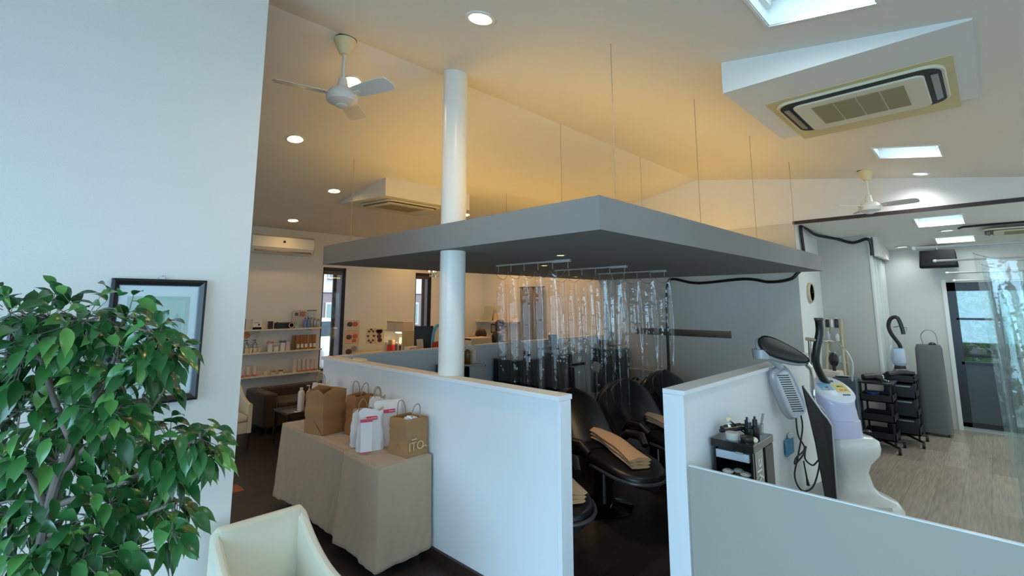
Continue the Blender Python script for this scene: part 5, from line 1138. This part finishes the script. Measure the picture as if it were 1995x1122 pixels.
# ------------------------------------------------------------------ table with paper bags along the front partition
t = T('folding_table', 'long table under beige cloths along the front partition', 'table', (2.13, 4.05, 0))
M().box(-.185, -.87, .69, .19, .87, .712).build('table_top', mat('table_board', (150, 130, 104), .6), t, smooth=False)
for x in (-.15, .16):
    for y in (-.80, .80):
        M().cyl((x, y, .06), (x, y, .69), .014).build('leg', black_pl, t)
        M().cyl((x, y-.011, .03), (x, y+.011, .03), .03).box(x-.008, y-.014, .03, x+.008, y+.014, .07).build('caster', mat('caster_clear', (120, 120, 118), .3), t)
linen = mat('beige_linen', (172, 152, 126), .95, bump=.4, bscale=350, sheen=.3, var=.04)
random.seed(21)
def drape(name, label, path, zb, seed, top):
    rnd = random.Random(seed); pp = [Vector((*p, 0)) for p in path]
    L = [0]
    for a, c in zip(pp[:-1], pp[1:]): L.append(L[-1]+(c-a).length)
    tot = L[-1]; ks = [(rnd.uniform(8, 15), rnd.random()*6.28, rnd.uniform(.4, 1)) for _ in range(3)]
    def P(s):
        for i in range(len(pp)-1):
            if s <= L[i+1] or i == len(pp)-2:
                q = (s-L[i])/max(1e-6, L[i+1]-L[i]); d_ = (pp[i+1]-pp[i]).normalized()
                return pp[i].lerp(pp[i+1], q), Vector((d_.y, -d_.x, 0))
    cor = [L[i] for i in range(1, len(L)-1)]
    def fn(u, v):
        s = u*tot; p, n_ = P(s)
        cb = sum(math.exp(-((s-c)/.07)**2) for c in cor)
        w = sum(a*math.sin(s*f+ph) for f, ph, a in ks)*.010*v**.8 + .004*math.sin(s*34+ks[0][1])*v**2
        o_ = .004+.02*v+w+.02*cb*v
        crumple = .004*math.sin(s*60+v*9)*math.sin(v*11+s*7)*v
        if cb > .3:
            cc = min(cor, key=lambda c: abs(c-s)); pc, _ = P(cc); n0 = P(cc-.05)[1]; n1 = P(cc+.05)[1]; n_ = (n0+n1).normalized()*min(1, cb)+n_*(1-min(1, cb)); 
        q = p+n_*(o_+crumple)
        return (q.x, q.y, .724+(zb-.724)*v*(1-.02*math.sin(s*5+seed))-.0)
    o = M().sheet(fn, 130, 26)
    x0, y0, x1, y1 = top
    o.sheet(lambda u, v: (x0+(x1-x0)*u, y0+(y1-y0)*v, .724+.002*math.sin(u*9+v*14)), 8, 16)
    bmesh.ops.remove_doubles(o.b, verts=o.b.verts, dist=.006)
    return tag(o.build(name, linen, ang=75, solid=.004), label, 'tablecloth', 'beige cloths over the long table')
drape('tablecloth', 'beige linen cloth over the farther, longer part of the table', [(2.335, 4.945), (1.925, 4.945), (1.925, 3.69)], .085, 3, (1.925, 3.69, 2.335, 4.945))
drape('tablecloth', 'beige linen cloth over the nearer end of the table', [(1.95, 3.71), (1.902, 3.665), (1.902, 3.15), (2.335, 3.15)], .075, 8, (1.902, 3.15, 2.335, 3.70))
kraft = mat('kraft_paper', (160, 122, 80), .8, var=.06, vscale=9); kraft2 = mat('kraft_paper_dark', (150, 104, 60), .8, var=.06); twine = mat('paper_twine', (150, 132, 110), .8)
TZ = .728
def paper_bag(loc, w, d_, h, rz, label, m, handles=True, taper=.0, group='brown paper bags', sag=.0):
    t = T('paper_bag', label, 'bag', loc, rz, group=group)
    b = M(); rs = []
    for i in range(13):
        v = i/12; z = h*v
        gus = .14*d_*max(0, (v-.35)/.65)
        cr = .004*math.sin(v*9+w*40)
        crs = .012*w*(math.exp(-((v-.34)/.05)**2)+math.exp(-((v-.67)/.05)**2)); X_, Y_ = w/2*(1-taper*v)+cr-crs*2, d_/2*(1-.16*max(0, v-.3))-crs*2
        zz = lambda x: z+((sag+.006)*math.sin(5.2*(x/w+.37)+w*9)*-1 if i == 12 else 0)
        rs.append([(-X_, -Y_, zz(-X_)), (0, -Y_-.003*math.sin(v*14), zz(0)), (X_, -Y_, zz(X_)), (X_-gus, 0, z), (X_, Y_, zz(X_)), (0, Y_, zz(0)), (-X_, Y_, zz(-X_)), (-X_+gus, 0, z)])
    b.rings(rs, True, False); b.build('bag_body', m, t, ang=25, solid=.003)
    b = M(); hh = h*.30
    for s in (-1, 1):
        b.quad((s*(w/2+.004), -d_*.5, .004), (s*(w/2+.004), d_*.5, .004), (s*(w/2+.004), .003, hh), (s*(w/2+.004), -.003, hh))
    b.quad((-w*.5, -d_/2-.004, .004), (w*.5, -d_/2-.004, .004), (.003, -d_/2-.004, hh*.9), (-.003, -d_/2-.004, hh*.9))
    b.build('base_fold', m, t, smooth=False)
    if handles:
        for s in (-1, 1):
            y = s*d_*.40; M().tube(smooth_pts([(-w*.2, y, h*.96), (-w*.2, y, h+.04), (-w*.13, y+s*.01, h+.09), (0, y+s*.015, h+.105), (w*.13, y+s*.01, h+.09), (w*.2, y, h+.04), (w*.2, y, h*.96)], 4), .0035, 6).build('handle', twine, t)
    return t
bg1 = paper_bag((2.065, 4.36, TZ), .25, .245, .37, R(14), 'large creased brown paper bag without handles at the far end of the table', kraft, False, 0, sag=.02)
paper_bag((2.235, 4.07, TZ), .17, .17, .33, R(4), 'darker brown paper bag with handles behind the large creased one', kraft2)
bg3 = paper_bag((2.225, 3.30, TZ), .185, .23, .265, R(3), 'small brown paper bag with white lettering at the near end of the table', kraft, True, -.04)
tx = bpy.data.curves.new('lettering_outline', 'FONT'); tx.body = 'ITO'; tx.size = .085; tx.extrude = .0008; tx.align_x = 'CENTER'
to = text_mesh(tx, bg3, mat('kraft_print', (214, 184, 138), .7))
to.matrix_local = Matrix.Translation((-.015, -.124, .045)) @ Matrix.Rotation(R(90), 4, 'X')
M().tube(smooth_pts([(.03, -.122, .045), (.05, -.122, .055), (.07, -.122, .06), (.085, -.122, .05)]), .004, 5).box(-.06, -.1225, .118, -.01, -.1215, .126).build('printed_swash', mat('kraft_print', (214, 184, 138), .7), bg3)
t = T('tissue_paper', 'white tissue paper showing in the small brown bag', 'paper', (2.225, 3.27, TZ+.225)); M().ball((0, 0, .02), (.06, .07, .025), 10, 6).build('crumple', mat('plastic_white', (226, 228, 232), .45), t, ang=10); M().cbox((-.02, -.04, .045), (.06, .05, .01), (.3, .2, .4)).build('fold', mat('plastic_white', (226, 228, 232), .45), t)
poly_m = mat('plastic_white', (226, 228, 232), .45, bump=.25, bscale=24); redl = mat('label_red', (206, 60, 92), .5)
def poly_bag(loc, w, d_, h, rz, label, red=True, handles=True, dark=False, lean=.0):
    t = T('plastic_bag', label, 'bag', loc, rz, group='white carrier bags'); rnd = random.Random(int(w*1000+h*777))
    rs = []; ph = rnd.random()*6
    for i in range(15):
        v = i/14; f = (1-.35*v**3)*(1+.05*math.sin(v*11+ph)); ww = w/2*(1+.06*math.sin(v*5+ph)-.05*v); dd = d_/2*(1-.82*v**2.2); q = []
        for j in range(28):
            a = 2*math.pi*j/28; c, s = math.cos(a), math.sin(a)
            wr = 1+.05*math.sin(a*5+v*8+ph)+.03*math.sin(a*9-v*13)
            q.append((ww*math.copysign(abs(c)**.55, c)*wr, dd*math.copysign(abs(s)**.7, s)*wr+lean*v, h*v+(.018*math.sin(a*3+ph)*(v > .9))))
        rs.append(q)
    M().rings(rs).build('bag_body', poly_m, t, ang=70)
    if red:
        M().cbox((w*.02, -d_*.30+lean*.8, h*.80), (w*.42, .006, .026), (R(-16), 0, 0)).build('red_label', redl, t)
        M().cbox((w*.09, -d_*.30+lean*.8-.004, h*.80), (w*.2, .004, .008), (R(-16), 0, 0)).build('label_print', mat('label_pink', (236, 170, 186), .6), t)
    if handles:
        for s in (-1, 1): M().tube(smooth_pts([(-w*.18, s*.012+lean, h*.93), (-w*.17, s*.014+lean, h+.05), (0, s*.018+lean, h+.09), (w*.17, s*.014+lean, h+.05), (w*.18, s*.012+lean, h*.93)], 4), .0035, 6).build('handle', twine, t)
    return t
poly_bag((2.06, 3.575, TZ), .20, .10, .30, R(-18), 'white carrier bag with a red label at the front of the table', True, False)
poly_bag((2.225, 3.60, TZ), .22, .10, .33, R(-12), 'white carrier bag with a red label behind the front one', True, False)
poly_bag((2.245, 3.80, TZ), .15, .12, .335, R(-10), 'white carrier bag with handles next to the darker brown bag', False, True)
poly_bag((2.07, 3.72, TZ), .17, .08, .27, R(-24), 'low white carrier bag squeezed behind the front one', False, True)
poly_bag((2.17, 4.72, TZ), .19, .14, .36, R(8), 'white carrier bag with handles behind the large creased brown bag', True, True)
t = T('card_slip', 'white paper slip with red edges propped on the front bag', 'card', (1.985, 3.50, TZ), R(-20)); M().cbox((0, 0, .13), (.085, .004, .24), (R(-7), 0, 0)).build('slip', mat('slip_white', (228, 228, 232), .7), t); M().cbox((0, -.0175, .012), (.085, .004, .008), (R(-7), 0, 0)).build('red_edge', redl, t); M().cbox((.0, .012, .236), (.09, .006, .022), (R(-7), 0, 0)).build('red_head', redl, t)
t = T('door_wedge', 'small cream block lying on the front partition cap', 'block', (2.41, 4.42, 1.3)); M().box(-.035, -.09, 0, .03, .09, .026).build('block', mat('cream_block', (224, 204, 176), .6), t, bevel=.006); M().box(-.03, -.07, .026, .02, .07, .03).build('pad', mat('cream_pad', (214, 194, 166), .8), t)

# ------------------------------------------------------------------ pictures on the left wall
def picture(x0, z0, x1, z1, fw_, label, art=True):
    t = T('framed_picture', label, 'picture', ((x0+x1)/2, WY, z0)); w, h = (x1-x0)/2, z1-z0
    b = M(); prof = [(0, -.004), (0, -.026), (fw_*.35, -.03), (fw_*.7, -.02), (fw_, -.012), (fw_, -.004)]
    rs = []
    for (sx, sz) in ((-1, 0), (1, 0), (1, 1), (-1, 1)):
        rs.append([(sx*(w-i_), y, (i_ if sz == 0 else h-i_)) for i_, y in prof])
    b.rings(rs, closed=True); b.build('frame', black_wood, t, ang=20)
    M().box(-w+fw_*.6, -.009, fw_*.6, w-fw_*.6, -.005, h-fw_*.6).build('mount', mat('mount_pale', (206, 216, 216), .7), t, smooth=False)
    iw, z0_, z1_ = w*.66, h*.14, h*.86
    M().box(-iw, -.0105, z0_, iw, -.009, z1_).build('print', mat('print_green', (136, 170, 150), .7, var=.05), t, smooth=False)
    M().box(-iw+.02, -.0115, z0_+.02, iw-.02, -.0105, z1_-.02).build('plate', mat('print_green_light', (150, 184, 164), .7, var=.05), t, smooth=False)
    if art:
        b = M(); fern = mat('fern_print', (108, 140, 132), .7)
        for (cx, zb, zt, ww) in ((-.045, h*.42, h*.71, .032), (.078, h*.5, h*.72, .022), (.02, h*.2, h*.5, .05)):
            n = 16
            for i in range(n):
                z = zb+(zt-zb)*i/n; q = ww*math.sin(math.pi*min(1, (i+1.5)/n))**.6
                for s in (-1, 1): b.quad((cx, -.0119, z), (cx+s*q, -.0119, z+.012), (cx+s*q, -.0119, z+.016), (cx, -.0119, z+.009))
            b.box(cx-.002, -.0121, zb-.04, cx+.002, -.0118, zt)
        b.build('fern_drawing', fern, t, smooth=False)
    M().box(-w+fw_*.6, -.015, fw_*.6, w-fw_*.6, -.0145, h-fw_*.6).build('glass', clear_mat('picture_glass', (250, 252, 252), .05, .01, .03, 0, .3), t, smooth=False)
    hk = M().box(-.012, -.012, h+.002, .012, -.002, h+.012).build('hanger', steel, t, smooth=False); M().cyl((0, -.006, h+.01), (0, -.006, h+.02), .004, n=8).build('nail', steel, hk)
picture(.318, 1.372, .706, 1.970, .034, 'black framed fern print on the white wall, right of the ficus top')
picture(.0, 1.60, .213, 1.79, .026, 'small black framed picture mostly hidden behind the ficus', False)

# ------------------------------------------------------------------ ficus in the corner
random.seed(4)
bark = mat('ficus_bark', (116, 104, 94), .85, bump=.5, bscale=60, var=.15)
leaf_m = bpy.data.materials.new('ficus_leaf'); leaf_m.use_nodes = True
n_ = leaf_m.node_tree; pb = n_.nodes['Principled BSDF']; ge = n_.nodes.new('ShaderNodeNewGeometry'); rr = n_.nodes.new('ShaderNodeValToRGB')
rr.color_ramp.elements[0].color = lin((34, 76, 38)); rr.color_ramp.elements[1].color = lin((116, 166, 80))
e_ = rr.color_ramp.elements.new(.6); e_.color = lin((52, 104, 52)); e_ = rr.color_ramp.elements.new(.9); e_.color = lin((78, 132, 64))
n_.links.new(ge.outputs['Random Per Island'], rr.inputs[0]); n_.links.new(rr.outputs[0], pb.inputs['Base Color'])
pb.inputs['Roughness'].default_value = .25; pb.inputs['Specular IOR Level'].default_value = .5
pb.inputs['Transmission Weight'].default_value = 0.0
t = T('potted_ficus', 'leafy green ficus tree in front of the white wall at the left', 'potted plant', (.15, 2.30, 0))
o0 = Vector((.15, 2.30, 0))
M().lathe([(.13, 0), (.15, .02), (.18, .34), (.185, .36), (.165, .36), (.155, .30)], n=32).build('pot', mat('pot_white', (205, 200, 190), .5), t)
M().lathe([(.001, .31), (.158, .31), (.158, .30)], n=28).build('soil', mat('potting_soil', (50, 38, 30), .95, bump=.8), t)
TR = [(.15, 2.31, .30), (.146, 2.32, .6), (.149, 2.305, .975), (.15, 2.273, 1.111), (.152, 2.253, 1.201), (.161, 2.227, 1.284), (.182, 2.182, 1.408)]
BR = [[(.152, 2.253, 1.201), (.167, 2.218, 1.3), (.182, 2.182, 1.408), (.202, 2.144, 1.49), (.239, 2.085, 1.597), (.253, 2.053, 1.688), (.256, 2.033, 1.771)],
 [(.150, 2.265, 1.18), (.097, 2.23, 1.306), (.029, 2.288, 1.363), (-.051, 2.358, 1.419)], [(.169, 2.22, 1.293), (.221, 2.175, 1.385), (.287, 2.098, 1.435), (.351, 2.019, 1.502), (.38, 1.976, 1.569)],
 [(.154, 2.262, 1.193), (.248, 2.178, 1.235), (.337, 2.076, 1.285), (.412, 1.984, 1.368), (.479, 1.907, 1.41)], [(.178, 2.17, 1.416), (.132, 2.164, 1.529), (.084, 2.185, 1.675), (.049, 2.197, 1.789)],
 [(.15, 2.273, 1.111), (.256, 2.162, 1.127), (.346, 2.063, 1.16), (.435, 1.963, 1.209)]]
M().tube([Vector(p)-o0 for p in smooth_pts(TR)], [.026-.012*i/36 for i in range(37)], 10).build('trunk', bark, t)
b = M(); nodes = []
for br in BR:
    sp = smooth_pts(br); k = len(sp); b.tube([p-o0 for p in sp], [.012-.009*i/k for i in range(k)], 8); nodes += sp[2:]
CL = [(0.000,2.176,1.822,0.095,26), (0.092,2.246,1.803,0.111,34), (0.169,2.078,1.796,0.115,40), (0.275,2.092,1.793,0.121,40), (0.331,1.859,1.750,0.072,20), (0.398,1.971,1.683,0.060,14), (0.308,1.896,1.711,0.096,34), (0.042,2.160,1.680,0.127,46), (0.178,2.430,1.612,0.150,50), (0.259,2.070,1.637,0.117,44), (0.368,2.162,1.575,0.091,26), (0.055,2.307,1.504,0.143,50), (0.169,2.282,1.474,0.139,46), (0.242,1.943,1.530,0.101,38), (0.336,2.103,1.509,0.061,12), (0.065,2.543,1.293,0.164,52), (0.156,2.264,1.333,0.136,40), (0.260,2.269,1.342,0.116,38), (0.328,2.159,1.367,0.096,28), (0.412,1.997,1.398,0.085,30), (0.462,1.842,1.425,0.073,24), (0.517,1.923,1.351,0.038,12), (0.441,1.973,1.332,0.068,20), (0.416,2.199,1.255,0.082,24), (0.093,2.466,1.135,0.159,52), (0.214,2.457,1.103,0.157,44), (0.286,2.088,1.217,0.115,38), (0.401,2.194,1.157,0.090,24), (0.457,2.031,1.193,0.073,18), (0.420,1.896,1.149,0.064,16), (0.117,2.152,1.086,0.139,50), (0.230,2.082,1.071,0.134,46), (0.392,2.326,0.967,0.121,34), (0.207,2.250,0.914,0.150,40), (0.348,2.210,0.891,0.122,30), (-0.076,2.315,1.678,0.129,24), (-0.054,2.452,1.418,0.135,24), (-0.029,2.410,1.186,0.132,24)]
L_ = M(); axis0 = Vector((.15, 2.25, 1.3))
for (x, y, z, r_, n) in CL:
    c = Vector((x, y, z)); nd = min(nodes, key=lambda q: (q-c).length+.4*max(0, q.z-c.z))
    mid = nd.lerp(c, .5)+Vector((0, 0, .02))
    tw = smooth_pts([nd, mid, c], 4); b.tube([p-o0 for p in tw], [.005-.003*i/len(tw) for i in range(len(tw))], 6)
    outd = (c-axis0); outd.z *= .3; outd = outd.normalized() if outd.length > .03 else Vector((0, -1, 0))
    for k in range(int(n*1.25)):
        v = Vector((random.gauss(0, 1), random.gauss(0, 1), random.gauss(0, 1))).normalized()*random.random()**.45*r_
        p = c+v
        if p.y > 2.86: p.y = 2.86-random.random()*.05
        d_ = (v.normalized()*.7+outd*.5+Vector((random.gauss(0, .3), random.gauss(0, .3), random.uniform(-1.25, -.05)))).normalized()
        if p.y+d_.y*.09 > 2.92: d_.y = -abs(d_.y)
        nn = (Vector((random.gauss(0, .35), random.gauss(0, .35)-.35, 1))+outd*.5); nn = (nn-d_*nn.dot(d_)).normalized(); sd = d_.cross(nn)
        ln = random.uniform(.052, .086); wd_ = ln*random.uniform(.22, .29); dr_ = random.uniform(.05, .35)
        if k % 2 == 0: b.tube([tw[-1]-o0 if random.random() < .5 else c.lerp(p, .4)-o0, p-o0], [.0016, .001], 4)
        prev = None
        for (s, w_) in ((0, .04), (.10, .55), (.28, .95), (.48, 1.0), (.68, .78), (.84, .40), (.93, .14), (1.02, .02)):
            q = p+d_*ln*s-Vector((0, 0, 1))*dr_*ln*s*s+nn*.08*ln*math.sin(3.1*s)-o0
            l_, m_, r2 = L_.V(q-sd*wd_*w_+nn*wd_*w_*.32), L_.V(q), L_.V(q+sd*wd_*w_+nn*wd_*w_*.32)
            if prev: L_.F([prev[0], prev[1], m_, l_]); L_.F([prev[1], prev[2], r2, m_])
            prev = (l_, m_, r2)
b.build('branches', bark, t, ang=70)
L_.build('foliage', leaf_m, t, ang=50)
